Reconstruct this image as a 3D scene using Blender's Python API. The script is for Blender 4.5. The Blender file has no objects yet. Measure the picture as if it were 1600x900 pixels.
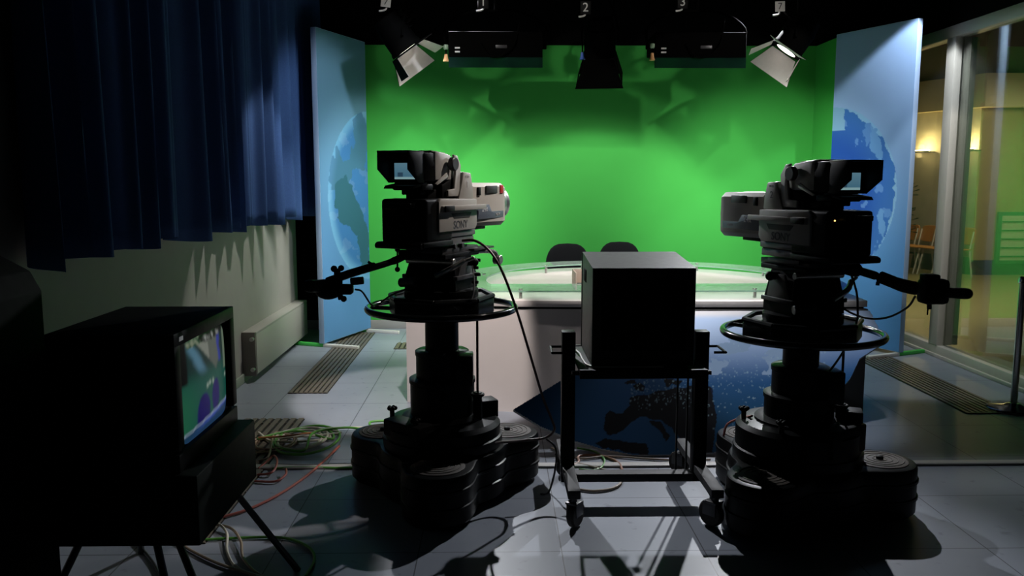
import bpy, bmesh, math, random
from mathutils import Vector, Matrix, noise

PI = math.pi
R = math.radians
scene = bpy.context.scene
COL = scene.collection

# ------------------------------------------------------------------ camera, world, lights
FPX, EYE, PITCH, YAW = 1330.0, 1.55, math.atan(170/1330), math.atan(24/1330)
cd = bpy.data.cameras.new('camera'); cam = bpy.data.objects.new('camera', cd); COL.objects.link(cam)
cam.location = (0, 0, EYE); cam.rotation_euler = (PI/2 - PITCH, 0, -YAW)
cd.sensor_width = 36; cd.lens = 36*FPX/1600; cd.clip_start = .05; cd.clip_end = 60
scene.camera = cam
vs = scene.view_settings
vs.view_transform = 'Standard'; vs.look = 'None'; vs.gamma = 1; vs.use_curve_mapping = False; vs.exposure = 0.0
w = bpy.data.worlds.new('world'); scene.world = w; w.use_nodes = True
w.node_tree.nodes['Background'].inputs[0].default_value = (.5, .8, 1, 1)
w.node_tree.nodes['Background'].inputs[1].default_value = 0.0008
try:
    scene.cycles.max_bounces = 8; scene.cycles.transparent_max_bounces = 12
    scene.cycles.sample_clamp_indirect = 4
except Exception:
    pass

def spot(name, loc, target, watts, angle, blend=.3, size=.05, color=(1, .96, .9)):
    d = bpy.data.lights.new(name, 'SPOT'); d.energy = watts; d.spot_size = R(angle); d.spot_blend = blend
    d.shadow_soft_size = size; d.color = color
    o = bpy.data.objects.new(name, d); COL.objects.link(o); o.location = loc
    o.rotation_euler = (Vector(target) - Vector(loc)).to_track_quat('-Z', 'Y').to_euler()
    return o

def point(name, loc, watts, size=.05, color=(1, .8, .5)):
    d = bpy.data.lights.new(name, 'POINT'); d.energy = watts; d.shadow_soft_size = size; d.color = color
    o = bpy.data.objects.new(name, d); COL.objects.link(o); o.location = loc
    return o

# back lights high above the green wall, shining towards the cameras
spot('back_light', (-.45, 8.1, 3.31), (1.6, 3.4, 0), 640, 41, .25, .035, (.93, .95, 1))
spot('back_light', (2.55, 8.1, 3.31), (.35, 3.4, 0), 640, 41, .25, .035, (.93, .95, 1))
# front key lights above the frame: they throw the shadows of the hanging lamps on the green wall
spot('key_light', (-1.3, 5.5, 3.5), (.75, 8.6, .85), 130, 46, .15, .03, (1, .95, .9))
spot('key_light', (3.2, 5.5, 3.5), (1.2, 8.6, .85), 110, 46, .15, .03, (1, .95, .9))
# key lights over the desk
spot('key_light', (-.2, 4.3, 3.35), (-.52, 5.75, .3), 480, 28, .22, .05, (1, .90, .85))
spot('key_light', (1.5, 4.35, 3.35), (-.14, 4.28, 1.40), 240, 24, .5, .05, (1, .90, .84))
spot('key_light', (1.0, 5.3, 3.5), (1.05, 6.45, .76), 340, 52, .5, .05, (1, .95, .92))  # unseen lamp added to whiten the desk counter
spot('key_light', (1.7, 4.4, 3.45), (1.75, 5.25, .5), 150, 30, .6, .05, (.92, .96, 1))  # unseen lamp added to brighten the upper right of the sign
# lamps grazing and facing the two printed panels
spot('panel_light', (3.36, 6.85, 3.20), (3.42, 7.62, 1.0), 90, 80, .2, .03, (.88, .94, 1))
spot('panel_light', (2.3, 5.6, 3.35), (3.6, 7.35, 1.1), 20, 48, .5, .06, (.9, .94, 1))
spot('panel_light', (-.2, 6.2, 3.35), (-1.5, 8.1, 1.4), 115, 58, .6, .06, (.85, .93, 1))
spot('floor_light', (-.7, 6.6, 3.4), (-1.5, 6.6, .3), 140, 58, .3, .04, (1, .97, .93))
spot('post_fill', (2.8, 5.3, 3.4), (4.0, 7.4, 1.2), 130, 28, .3, .04, (1, .95, .86))  # unseen spot added to brighten the pale window post
# narrow unseen spots added to light the number tags on the bar
for tx in (-.97, -.13, .78, 1.63, 2.5): spot('tag_fill', (tx, 5.3, 3.5), (tx, 7.5, 3.05), 60 if -.5 < tx < 2 else 35, 9, .5, .03, (1, .95, .9))
# green wall wash
spot('wall_wash', (-.2, 6.9, 2.35), (-1.05, 8.82, .7), 215, 90, .9, .2, (.95, 1, .9))
spot('wall_wash', (1.9, 6.9, 2.35), (2.9, 8.82, .8), 165, 90, .9, .2, (.95, 1, .9))
# unseen spots added under the corridor ceiling as ambient light
spot('corridor_fill', (6.2, 9.8, 3.1), (6.6, 11.5, 0), 380, 150, .8, .2, (1, .90, .62))
spot('corridor_fill', (8.0, 12.0, 3.1), (8.0, 13.2, 0), 90, 150, .8, .2, (1, .90, .62))

# ------------------------------------------------------------------ helpers
def at(px, py, Y):
    """world point where the sight line of a photo pixel meets depth Y"""
    r = _ray(px, py); return Vector((0, 0, EYE)) + r*(Y/r.y)
def fl(px, py, z=0.0):
    r = _ray(px, py); return Vector((0, 0, EYE)) + r*((z-EYE)/r.z)
def _ray(px, py):
    return Matrix.Rotation(-YAW, 3, 'Z') @ Matrix.Rotation(-PITCH, 3, 'X') @ Vector(((px-800)/FPX, 1, (450-py)/FPX))

MATS = {}
def mat(name, color, rough=.5, metal=0.0, spec=.5, var=0.0, scale=30.0, bump=0.0, emit=None, estr=0.0, coat=0.0):
    if name in MATS: return MATS[name]
    m = bpy.data.materials.new(name); m.use_nodes = True; nt = m.node_tree
    b = nt.nodes['Principled BSDF']
    b.inputs['Base Color'].default_value = (*color, 1); b.inputs['Roughness'].default_value = rough
    b.inputs['Metallic'].default_value = metal; b.inputs['Specular IOR Level'].default_value = spec
    b.inputs['Coat Weight'].default_value = coat
    tc = nt.nodes.new('ShaderNodeTexCoord'); n = nt.nodes.new('ShaderNodeTexNoise'); n.inputs['Scale'].default_value = scale
    n.inputs['Detail'].default_value = 4
    nt.links.new(tc.outputs['Object'], n.inputs['Vector'])
    if var > 0:
        mr = nt.nodes.new('ShaderNodeMapRange'); mr.inputs['To Min'].default_value = 1-var; mr.inputs['To Max'].default_value = 1+var
        nt.links.new(n.outputs['Fac'], mr.inputs['Value'])
        mx = nt.nodes.new('ShaderNodeVectorMath'); mx.operation = 'SCALE'; mx.inputs[0].default_value = color
        nt.links.new(mr.outputs['Result'], mx.inputs['Scale']); nt.links.new(mx.outputs['Vector'], b.inputs['Base Color'])
    rr = nt.nodes.new('ShaderNodeMapRange'); rr.inputs['To Min'].default_value = max(0, rough-.06); rr.inputs['To Max'].default_value = min(1, rough+.06)
    nt.links.new(n.outputs['Fac'], rr.inputs['Value']); nt.links.new(rr.outputs['Result'], b.inputs['Roughness'])
    if bump > 0:
        bp = nt.nodes.new('ShaderNodeBump'); bp.inputs['Strength'].default_value = bump; bp.inputs['Distance'].default_value = .01
        nt.links.new(n.outputs['Fac'], bp.inputs['Height']); nt.links.new(bp.outputs['Normal'], b.inputs['Normal'])
    if emit:
        b.inputs['Emission Color'].default_value = (*emit, 1); b.inputs['Emission Strength'].default_value = estr
    MATS[name] = m; return m

def attr_mat(name, rough=.4, emission=0.0, spec=.4):
    """printed picture or screen picture held in the colour attribute 'print'"""
    m = bpy.data.materials.new(name); m.use_nodes = True; nt = m.node_tree; b = nt.nodes['Principled BSDF']
    a = nt.nodes.new('ShaderNodeAttribute'); a.attribute_name = 'print'
    b.inputs['Roughness'].default_value = rough; b.inputs['Specular IOR Level'].default_value = spec
    if emission > 0:
        b.inputs['Base Color'].default_value = (.005, .005, .005, 1)
        nt.links.new(a.outputs['Color'], b.inputs['Emission Color']); b.inputs['Emission Strength'].default_value = emission
    else:
        nt.links.new(a.outputs['Color'], b.inputs['Base Color'])
    MATS[name] = m; return m

def glass_mat(name, tint, refl=1.0, haze=0.0):
    m = bpy.data.materials.new(name); m.use_nodes = True; nt = m.node_tree
    for n in list(nt.nodes): nt.nodes.remove(n)
    out = nt.nodes.new('ShaderNodeOutputMaterial'); tr = nt.nodes.new('ShaderNodeBsdfTransparent'); tr.inputs[0].default_value = (*tint, 1)
    gl = nt.nodes.new('ShaderNodeBsdfGlossy'); gl.inputs['Roughness'].default_value = .02
    fr = nt.nodes.new('ShaderNodeFresnel'); fr.inputs['IOR'].default_value = 1.45
    mu = nt.nodes.new('ShaderNodeMath'); mu.operation = 'MULTIPLY'; mu.inputs[1].default_value = refl
    nt.links.new(fr.outputs[0], mu.inputs[0])
    mx = nt.nodes.new('ShaderNodeMixShader'); nt.links.new(mu.outputs[0], mx.inputs[0])
    nt.links.new(tr.outputs[0], mx.inputs[1]); nt.links.new(gl.outputs[0], mx.inputs[2])
    last = mx
    if haze > 0:
        df = nt.nodes.new('ShaderNodeBsdfDiffuse'); df.inputs[0].default_value = (*tint, 1)
        m2 = nt.nodes.new('ShaderNodeMixShader'); m2.inputs[0].default_value = haze
        nt.links.new(mx.outputs[0], m2.inputs[1]); nt.links.new(df.outputs[0], m2.inputs[2]); last = m2
    nt.links.new(last.outputs[0], out.inputs[0])
    MATS[name] = m; return m

class MB:
    """collects shapes into one bmesh; M transforms everything added while it is set"""
    def __init__(self, M=None): self.bm = bmesh.new(); self.M = M or Matrix()
    def _merge(self, tmp, M=None):
        T = self.M @ (M or Matrix())
        vm = {}
        for v in tmp.verts: vm[v] = self.bm.verts.new(T @ v.co)
        for f in tmp.faces:
            try: self.bm.faces.new([vm[v] for v in f.verts])
            except ValueError: pass
        tmp.free(); return self
    def box(self, x0, x1, y0, y1, z0, z1, bev=0.0, M=None, seg=2):
        t = bmesh.new(); bmesh.ops.create_cube(t, size=1)
        for v in t.verts: v.co = Vector(((x0+x1)/2 + v.co.x*(x1-x0), (y0+y1)/2 + v.co.y*(y1-y0), (z0+z1)/2 + v.co.z*(z1-z0)))
        if bev > 0: bmesh.ops.bevel(t, geom=t.edges[:], offset=bev, segments=seg, affect='EDGES', profile=.5)
        return self._merge(t, M)
    def lathe(self, prof, n=32, M=None):
        t = bmesh.new(); rings = []
        for r, z in prof:
            rings.append([t.verts.new((r*math.cos(2*PI*i/n), r*math.sin(2*PI*i/n), z)) for i in range(n)])
        for a, b in zip(rings, rings[1:]):
            for i in range(n): t.faces.new((a[i], a[(i+1) % n], b[(i+1) % n], b[i]))
        t.faces.new(list(reversed(rings[0]))); t.faces.new(rings[-1])
        return self._merge(t, M)
    def cyl(self, p0, p1, r, r1=None, n=16):
        p0 = Vector(p0); p1 = Vector(p1); d = p1-p0
        M = Matrix.Translation(p0) @ d.to_track_quat('Z', 'Y').to_matrix().to_4x4()
        r1 = r if r1 is None else r1; L = d.length; c = min(r, r1)*.12
        return self.lathe([(r-c, 0), (r, c), (r1, L-c), (r1-c, L)], n, M)
    def tube(self, pts, r, n=8, smooth=6):
        P = catmull(pts, smooth) if smooth else [Vector(p) for p in pts]
        t = bmesh.new(); rings = []; up = Vector((0, 0, 1)); prev = None
        for i, p in enumerate(P):
            d = (P[min(i+1, len(P)-1)] - P[max(i-1, 0)])
            if d.length < 1e-7: d = Vector((0, 0, 1))
            d.normalize()
            s = prev - d*prev.dot(d) if prev is not None else d.cross(up)
            if s.length < 1e-4: s = d.cross(Vector((1, 0, 0)))
            s.normalize(); prev = s; u = s.cross(d)
            rr = r[i*(len(r)-1)//max(1, len(P)-1)] if isinstance(r, (list, tuple)) else r
            rings.append([t.verts.new(p + (s*math.cos(2*PI*k/n) + u*math.sin(2*PI*k/n))*rr) for k in range(n)])
        for a, b in zip(rings, rings[1:]):
            for k in range(n): t.faces.new((a[k], a[(k+1) % n], b[(k+1) % n], b[k]))
        t.faces.new(list(reversed(rings[0]))); t.faces.new(rings[-1])
        return self._merge(t)
    def torus(self, c, Rr, r, n=64, m=10, M=None):
        t = bmesh.new(); rings = []
        for i in range(n):
            a = 2*PI*i/n
            rings.append([t.verts.new((c[0]+(Rr+r*math.cos(2*PI*k/m))*math.cos(a), c[1]+(Rr+r*math.cos(2*PI*k/m))*math.sin(a), c[2]+r*math.sin(2*PI*k/m))) for k in range(m)])
        for i in range(n):
            a, b = rings[i], rings[(i+1) % n]
            for k in range(m): t.faces.new((a[k], b[k], b[(k+1) % m], a[(k+1) % m]))
        return self._merge(t, M)
    def ball(self, c, r, sx=1, sy=1, sz=1):
        t = bmesh.new(); bmesh.ops.create_uvsphere(t, u_segments=16, v_segments=10, radius=r)
        return self._merge(t, Matrix.Translation(Vector(c)) @ Matrix.Diagonal((sx, sy, sz, 1)))
    def prism(self, poly, a, b, axis='z', bev=0.0, M=None):
        """poly extruded along an axis from a to b: z -> (x,y), x -> (y,z), y -> (x,z)"""
        f = {'z': lambda p, h: (p[0], p[1], h), 'x': lambda p, h: (h, p[0], p[1]), 'y': lambda p, h: (p[0], h, p[1])}[axis]
        t = bmesh.new(); A = [t.verts.new(f(p, a)) for p in poly]; B = [t.verts.new(f(p, b)) for p in poly]; n = len(poly)
        t.faces.new(list(reversed(A))); t.faces.new(B)
        for i in range(n): t.faces.new((A[i], A[(i+1) % n], B[(i+1) % n], B[i]))
        bmesh.ops.recalc_face_normals(t, faces=t.faces[:])
        if bev > 0: bmesh.ops.bevel(t, geom=t.edges[:], offset=bev, segments=2, affect='EDGES', profile=.5)
        return self._merge(t, M)
    def loft(self, layers, cap=True):
        t = bmesh.new(); rings = [[t.verts.new(p) for p in L] for L in layers]; n = len(layers[0])
        for a, b in zip(rings, rings[1:]):
            for i in range(n): t.faces.new((a[i], a[(i+1) % n], b[(i+1) % n], b[i]))
        if cap: t.faces.new(list(reversed(rings[0]))); t.faces.new(rings[-1])
        bmesh.ops.recalc_face_normals(t, faces=t.faces[:])
        return self._merge(t)

def catmull(pts, k):
    P = [Vector(p) for p in pts]
    if len(P) < 3: return P
    Q = [P[0]*2-P[1]] + P + [P[-1]*2-P[-2]]; out = []
    for i in range(1, len(Q)-2):
        a, b, c, d = Q[i-1:i+3]
        for s in range(k):
            t = s/k
            out.append(.5*((2*b) + (c-a)*t + (2*a-5*b+4*c-d)*t*t + (3*b-a-3*c+d)*t**3))
    out.append(P[-1]); return out

def root_matrix(o): return Matrix.Translation(o.location) @ o.rotation_euler.to_matrix().to_4x4()
def chain(o):
    M = Matrix()
    while o is not None: M = root_matrix(o) @ M; o = o.parent
    return M

def obj(name, mb, m, parent=None, world=False, smooth=35):
    bm = mb.bm
    bmesh.ops.recalc_face_normals(bm, faces=bm.faces[:])
    if parent is not None and world: bm.transform(chain(parent).inverted())
    me = bpy.data.meshes.new(name); bm.to_mesh(me); bm.free()
    me.materials.append(m)
    if smooth: me.shade_smooth(); me.set_sharp_from_angle(angle=R(smooth))
    o = bpy.data.objects.new(name, me); COL.objects.link(o)
    if parent is not None: o.parent = parent
    return o

def thing(name, label, cat, loc=(0, 0, 0), rotz=0.0, group=None):
    o = bpy.data.objects.new(name, None); COL.objects.link(o); o.empty_display_size = .1
    o.location = loc; o.rotation_euler = (0, 0, rotz); o['label'] = label; o['category'] = cat
    if group: o['group'] = group
    return o
def tag(o, label, cat, group=None):
    o['label'] = label; o['category'] = cat
    if group: o['group'] = group
    return o
def struct(name, mb, m, parent=None, smooth=35):
    o = obj(name, mb, m, parent, smooth=smooth)
    if parent is None: o['kind'] = 'structure'
    return o
def copy_thing(root, loc, label, rotz=None):
    r = root.copy(); COL.objects.link(r); r.location = loc; r['label'] = label
    if rotz is not None: r.rotation_euler = (0, 0, rotz)
    for ch in list(root.children):
        c = ch.copy(); COL.objects.link(c); c.parent = r
        for g in list(ch.children):
            d = g.copy(); COL.objects.link(d); d.parent = c
    return r

def text(name, s, size, m, parent, M, depth=.0012, align='CENTER'):
    cu = bpy.data.curves.new(name, 'FONT'); cu.body = s; cu.size = size; cu.extrude = depth; cu.align_x = align; cu.align_y = 'CENTER'
    tmp = bpy.data.objects.new(name, cu); COL.objects.link(tmp)
    me = bpy.data.meshes.new_from_object(tmp.evaluated_get(bpy.context.evaluated_depsgraph_get()))
    bpy.data.objects.remove(tmp); bpy.data.curves.remove(cu)
    me.transform(M); me.materials.clear(); me.materials.append(m); me.name = name
    o = bpy.data.objects.new(name, me); COL.objects.link(o); o.parent = parent
    return o

def paint_grid(nu, nv, pos, colour, back=None):
    """grid mesh of (nu+1)x(nv+1) points with the colour attribute 'print'; given a back offset it is a closed sheet"""
    verts = []; cols = []; faces = []
    for j in range(nv+1):
        for i in range(nu+1):
            u, v = i/nu, j/nv; verts.append(pos(u, v)); cols.append(colour(u, v))
    for j in range(nv):
        for i in range(nu):
            a = j*(nu+1)+i; faces.append((a, a+1, a+nu+2, a+nu+1))
    me = bpy.data.meshes.new('printed_sheet'); me.from_pydata(verts, [], faces)
    at_ = me.color_attributes.new('print', 'FLOAT_COLOR', 'POINT')
    at_.data.foreach_set('color', [c for q in cols for c in (*q, 1.0)])
    me.update(); return me
def link_mesh(name, me, m, parent=None):
    me.materials.append(m); o = bpy.data.objects.new(name, me); COL.objects.link(o); me.name = name
    if parent is not None: o.parent = parent
    return o
def inside(p, poly):
    x, y = p; c = False; n = len(poly); j = n-1
    for i in range(n):
        xi, yi = poly[i]; xj, yj = poly[j]
        if (yi > y) != (yj > y) and x < (xj-xi)*(y-yi)/(yj-yi)+xi: c = not c
        j = i
    return c
def fbm(x, y, s=0.0, o=4): return noise.fractal(Vector((x, y, s)), 1.0, 2.0, o)
def mix(a, b, t): t = max(0, min(1, t)); return tuple(p+(q-p)*t for p, q in zip(a, b))
def sstep(a, b, x): t = max(0, min(1, (x-a)/(b-a))); return t*t*(3-2*t)

# ------------------------------------------------------------------ materials
BLACK = mat('black_paint', (.003, .003, .003), .5, spec=.08, var=.2)
BLACKG = mat('black_gloss_enamel', (.003, .0035, .0035), .38, spec=.10, var=.15)
RINGB = mat('black_polished_ring', (.004, .005, .005), .16, spec=.5)
BLACKM = mat('black_matte', (.002, .002, .002), .8, spec=.05)
RUBBER = mat('worn_rubber', (.03, .026, .022), .6, spec=.3, var=.3)
TREAD = mat('rubber_tread_brown', (.07, .058, .048), .65, spec=.25, var=.25, scale=60)
DARKG = mat('dark_grey_metal', (.05, .05, .052), .4, .3, var=.2)
CHROME = mat('chrome', (.7, .7, .7), .18, 1.0)
STEEL = mat('brushed_steel', (.45, .44, .42), .32, .9, var=.15, scale=80)
CAMGREY = mat('camera_grey_plastic', (.30, .285, .26), .42, spec=.4, var=.06)
LENSGREY = mat('lens_beige_plastic', (.50, .47, .42), .36, spec=.5, var=.05)
LENSBAND = mat('lens_blue_grey_band', (.10, .12, .15), .4)
LENSDARK = mat('lens_front_glass', (.01, .012, .02), .08, spec=.8, coat=.5)
REDP = mat('red_plastic', (.45, .02, .02), .4)
LETTER = mat('dark_lettering', (.05, .05, .055), .5)
LETTERW = mat('pale_lettering', (.55, .55, .55), .5)
WHITEP = mat('white_paint', (.62, .60, .57), .5, var=.05)
DESKW = mat('white_desk_laminate', (.78, .72, .70), .38, var=.03, scale=8)
WALLW = mat('off_white_wall', (.36, .35, .31), .85, var=.08, scale=6, bump=.05)
GREEN = mat('chroma_green_paint', (.056, .39, .066), .8, spec=.1, var=.04, scale=5)
GREENT = mat('green_tape', (.06, .5, .08), .6)
BLUEC = mat('blue_velvet_curtain', (.045, .095, .24), .9, spec=.15, var=.2, scale=90)
FRAMEW = mat('aluminium_window_frame', (.52, .50, .45), .45, .1, var=.04)
FRAMEG = mat('green_window_frame', (.12, .30, .20), .4)
CHAIRF = mat('charcoal_upholstery', (.010, .011, .013), .9, spec=.1, var=.3, scale=120)
WOODO = mat('orange_plywood', (.45, .20, .05), .5, var=.25, scale=15)
RADW = mat('cream_radiator_enamel', (.42, .41, .36), .45, var=.04)
TROLLEY = mat('grey_black_steel', (.028, .028, .03), .6, spec=.25, var=.2)
GRILLE = mat('brown_grille_bars', (.15, .125, .095), .5, .2, var=.2)
SLOT = mat('dark_floor_duct', (.008, .007, .006), .8)
PANELW = mat('pale_blue_panel_edge', (.38, .52, .75), .5)
GLASSW = glass_mat('window_glass', (.92, .95, .91), .55, .01)
GLASSD = glass_mat('desk_glass', (.86, .97, .91), 1.0, .10)
GLASSE = glass_mat('desk_glass_edge', (.55, .85, .70), 1.0, .45)

# floor tiles with thin joints
def floor_mat():
    m = bpy.data.materials.new('blue_grey_floor_tiles'); m.use_nodes = True; nt = m.node_tree; b = nt.nodes['Principled BSDF']
    geo = nt.nodes.new('ShaderNodeTexCoord'); sp = nt.nodes.new('ShaderNodeSeparateXYZ'); nt.links.new(geo.outputs['Object'], sp.inputs[0])
    def joint(out, off):
        a = nt.nodes.new('ShaderNodeMath'); a.operation = 'ADD'; a.inputs[1].default_value = off; nt.links.new(out, a.inputs[0])
        f = nt.nodes.new('ShaderNodeMath'); f.operation = 'PINGPONG'; f.inputs[1].default_value = .3; nt.links.new(a.outputs[0], f.inputs[0])
        c = nt.nodes.new('ShaderNodeMath'); c.operation = 'LESS_THAN'; c.inputs[1].default_value = .0025; nt.links.new(f.outputs[0], c.inputs[0])
        return c
    jx = joint(sp.outputs[0], -.27+12); jy = joint(sp.outputs[1], -3.40+12)
    mxm = nt.nodes.new('ShaderNodeMath'); mxm.operation = 'MAXIMUM'; nt.links.new(jx.outputs[0], mxm.inputs[0]); nt.links.new(jy.outputs[0], mxm.inputs[1])
    n = nt.nodes.new('ShaderNodeTexNoise'); n.inputs['Scale'].default_value = 3; n.inputs['Detail'].default_value = 6
    nt.links.new(geo.outputs['Object'], n.inputs['Vector'])
    n2 = nt.nodes.new('ShaderNodeTexNoise'); n2.inputs['Scale'].default_value = 14; n2.inputs['Detail'].default_value = 3
    nt.links.new(geo.outputs['Object'], n2.inputs['Vector'])
    cr = nt.nodes.new('ShaderNodeValToRGB'); cr.color_ramp.elements[0].color = (.21, .235, .28, 1); cr.color_ramp.elements[1].color = (.29, .315, .365, 1)
    nt.links.new(n.outputs['Fac'], cr.inputs[0])
    sc = nt.nodes.new('ShaderNodeValToRGB'); sc.color_ramp.elements[0].position = .26; sc.color_ramp.elements[0].color = (.7, .7, .7, 1)
    sc.color_ramp.elements[1].position = .36; sc.color_ramp.elements[1].color = (1, 1, 1, 1)
    nt.links.new(n2.outputs['Fac'], sc.inputs[0])
    mu = nt.nodes.new('ShaderNodeMix'); mu.data_type = 'RGBA'; mu.blend_type = 'MULTIPLY'; mu.inputs[0].default_value = 1
    nt.links.new(cr.outputs[0], mu.inputs[6]); nt.links.new(sc.outputs[0], mu.inputs[7])
    mj = nt.nodes.new('ShaderNodeMix'); mj.data_type = 'RGBA'; mj.inputs[7].default_value = (.07, .075, .085, 1)
    nt.links.new(mxm.outputs[0], mj.inputs[0]); nt.links.new(mu.outputs[2], mj.inputs[6])
    nt.links.new(mj.outputs[2], b.inputs['Base Color'])
    b.inputs['Roughness'].default_value = .42; b.inputs['Specular IOR Level'].default_value = .35
    return m
FLOOR = floor_mat()

# ------------------------------------------------------------------ the room
struct('floor', MB().box(-3.2, 3.9, .6, 9.3, -.1, 0), FLOOR)
struct('ceiling', MB().box(-3.2, 4.1, .6, 9.3, 3.6, 3.7), BLACKM)
struct('wall_back', MB().box(-1.72, 4.1, 8.82, 8.9, .09, 2.89), GREEN)
struct('wall_masking', MB().box(-3.2, 4.1, 8.80, 8.9, 2.89, 3.6).box(-3.2, -1.72, 8.82, 8.9, 0, 2.89), BLACKM)
struct('baseboard_back', MB().box(-2.6, 3.25, 8.80, 8.82, 0, .09, .004), mat('grey_skirting', (.32, .31, .30), .6))
struct('wall_return', MB().box(3.25, 3.32, 8.24, 8.82, 0, 2.89), GREEN)
struct('wall_left', MB().box(-2.08, -1.95, .6, 8.3, 0, 3.6), WALLW)
struct('wall_recess', MB().box(-2.7, -2.6, 8.3, 9.3, 0, 3.6), BLACKM)
struct('baseboard_left', MB().box(-1.95, -1.935, 4.2, 8.3, 0, .07, .003), mat('grey_green_skirting', (.30, .34, .28), .6))
o = struct('trim_1', MB().box(-1.9, 3.84, 4.44, 4.50, 0, .012, .004), mat('pale_cable_duct', (.55, .53, .5), .5))

# glass wall towards the corridor
GX = 3.86
struct('trim_2', MB().box(GX, GX+.12, 1.5, 9.3, 0, .10, .008).box(GX-.02, GX+.12, 1.5, 9.3, 0, .03, .004), FRAMEW)
struct('trim_3', MB().box(GX, GX+.12, 1.5, 9.3, 2.74, 2.84, .008), FRAMEW)
struct('wall_right', MB().box(GX, GX+.14, 1.5, 9.3, 2.84, 3.6), BLACKM)
for i, (y0, y1) in enumerate(((7.42, 9.2), (5.98, 7.28), (4.4, 5.9))):
    wroot = struct('window_%d' % (i+1), MB().box(GX+.055, GX+.065, y0, y1, .10, 2.74), GLASSW, smooth=0)
struct('trim_4', MB().box(GX-.005, GX+.06, 7.28, 7.42, .10, 2.74, .006).box(GX+.06, GX+.20, 7.31, 7.39, .10, 2.74, .005), FRAMEW)
struct('trim_5', MB().box(GX+.02, GX+.12, 5.90, 5.98, .10, 2.74, .006), FRAMEG)

# corridor beyond the glass
CORF = mat('olive_corridor_floor', (.28, .25, .11), .35, var=.08, scale=2)
CORW = mat('corridor_stone_wall', (.42, .39, .30), .75, var=.3, scale=5, bump=.1)
CORS = mat('corridor_plaster_band', (.55, .47, .27), .8)
struct('floor_corridor', MB().box(GX+.12, 12.5, 3, 17.4, -.1, 0), CORF)
struct('wall_corridor', MB().prism([(6.4, 17.3), (7.15, 15.3), (7.745, 13.71), (7.9, 13.75), (7.3, 15.35), (6.55, 17.35)], 0, 2.72), CORW)
struct('trim_corridor', MB().prism([(6.3, 17.3), (7.05, 15.2), (7.68, 13.5), (12.5, 13.5), (12.5, 13.8), (7.9, 13.8), (6.6, 17.35)], 2.68, 3.2), CORS)
struct('ceiling_corridor', MB().box(GX+.12, 12.5, 3, 17.4, 3.2, 3.3), BLACKM)
struct('wall_corridor_corner', MB().box(7.745, 12.5, 13.7, 14.2, 0, 2.68), mat('corridor_ochre_wall', (.34, .29, .12), .8, var=.15, scale=8))
struct('baseboard_corridor', MB().prism([(6.37, 17.3), (7.12, 15.29), (7.72, 13.70), (7.735, 13.71), (7.14, 15.3), (6.39, 17.3)], 0, .28).box(7.73, 12.5, 13.675, 13.7, 0, .24), mat('dark_green_skirting', (.03, .06, .035), .5))
struct('wall_far', MB().box(12.5, 12.6, 3, 14.9, 0, 3.3), CORW)

# ------------------------------------------------------------------ printed globes on the two tall panels
LAND = (.035, .12, .17); ICE = (.55, .70, .82)
AFR = [(.28, 1.52), (.45, 1.58), (.60, 1.50), (.66, 1.36), (.80, 1.20), (.90, 1.0), (.90, .62), (.80, .62), (.72, .80), (.66, 1.0), (.52, 1.08), (.34, 1.16), (.24, 1.32)]
def globe_left(u, z):
    base = mix((.11, .27, .52), (.15, .30, .43), sstep(.6, 2.9, z))
    c, r = (.97, 1.38), .84
    q = math.hypot(u-c[0], z-c[1])
    if q > r: return base
    rim = sstep(r*.82, r, q)
    col = mix((.05, .17, .40), (.16, .38, .62), rim)
    wob = .035*fbm(u*9, z*9, 3)
    if inside((u+wob, z+wob), AFR): return LAND
    if z > 1.45 and fbm(u*3.2, z*3.2, 1.7) > .06: col = mix(LAND, (.10, .24, .44), .35+.5*rim)
    elif fbm(u*4, z*7, 8) > .28: col = mix(col, ICE, .07)
    return col
def globe_right(u, z):
    base = mix((.09, .25, .55), (.28, .42, .68), sstep(.6, 2.6, z))
    c, r = (-.02, 1.42), .80
    q = math.hypot(u-c[0], z-c[1])
    if q > r: return base
    col = mix((.018, .07, .32), (.045, .15, .45), sstep(r*.5, r, q))
    wob = fbm(u*7, z*7, 5)
    if q + .05*wob > r*.975: col = (.22, .42, .66)
    if z > 2.0 and u + .25*(z-2.0) + .08*wob < .17: col = (.20, .38, .58)
    elif u > .45 and fbm(u*5, z*3, 2) > .32: col = mix(col, (.20, .42, .72), .5)
    elif fbm(u*6+3, z*6, 6) > .42: col = mix(col, (.2, .4, .75), .35)
    return col
PRINTM = attr_mat('printed_globe', .6, spec=.05)
def flat(label, near, far, fn, flip, w=.90, h=2.89, th=.055):
    near = Vector((*near, 0)); far = Vector((*far, 0)); d = (far-near).normalized()
    rz = math.atan2(d.y, d.x)
    t = thing('display_panel', label, 'panel', near, rz, 'printed globe panels beside the green wall')
    s = 1 if flip else -1               # which side (local y) faces the set
    y0, y1 = (0, th) if s < 0 else (-th, 0)
    obj('board', MB().box(0, w, y0, y1, .035, h, .003), PANELW, t)
    e = s*.0015
    pos = lambda u, v: (u*w*.996+.002, e, .04+v*(h-.045))
    col = (lambda u, v: fn(u*w, .04+v*(h-.045))) if not flip else (lambda u, v: fn((1-u)*w, .04+v*(h-.045)))
    link_mesh('globe_print', paint_grid(110, 340, pos, col), PRINTM, t)
    for x in (.03, w-.04):
        f = obj('foot', MB().box(-.34 if False else x-.02, x+.02, -.34, .34, 0, .03, .004), WHITEP, t)
        obj('green_tape', MB().box(x-.022, x+.022, (-.34 if s > 0 else .02), (-.02 if s > 0 else .34), .001, .032, .004), GREENT, f)
    for z in (.7, 2.2): obj('rear_batten', MB().box(.05, w-.05, *((th, th+.03) if s < 0 else (-th-.03, -th)), z, z+.06, .003), WHITEP, t)
    return t
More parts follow.
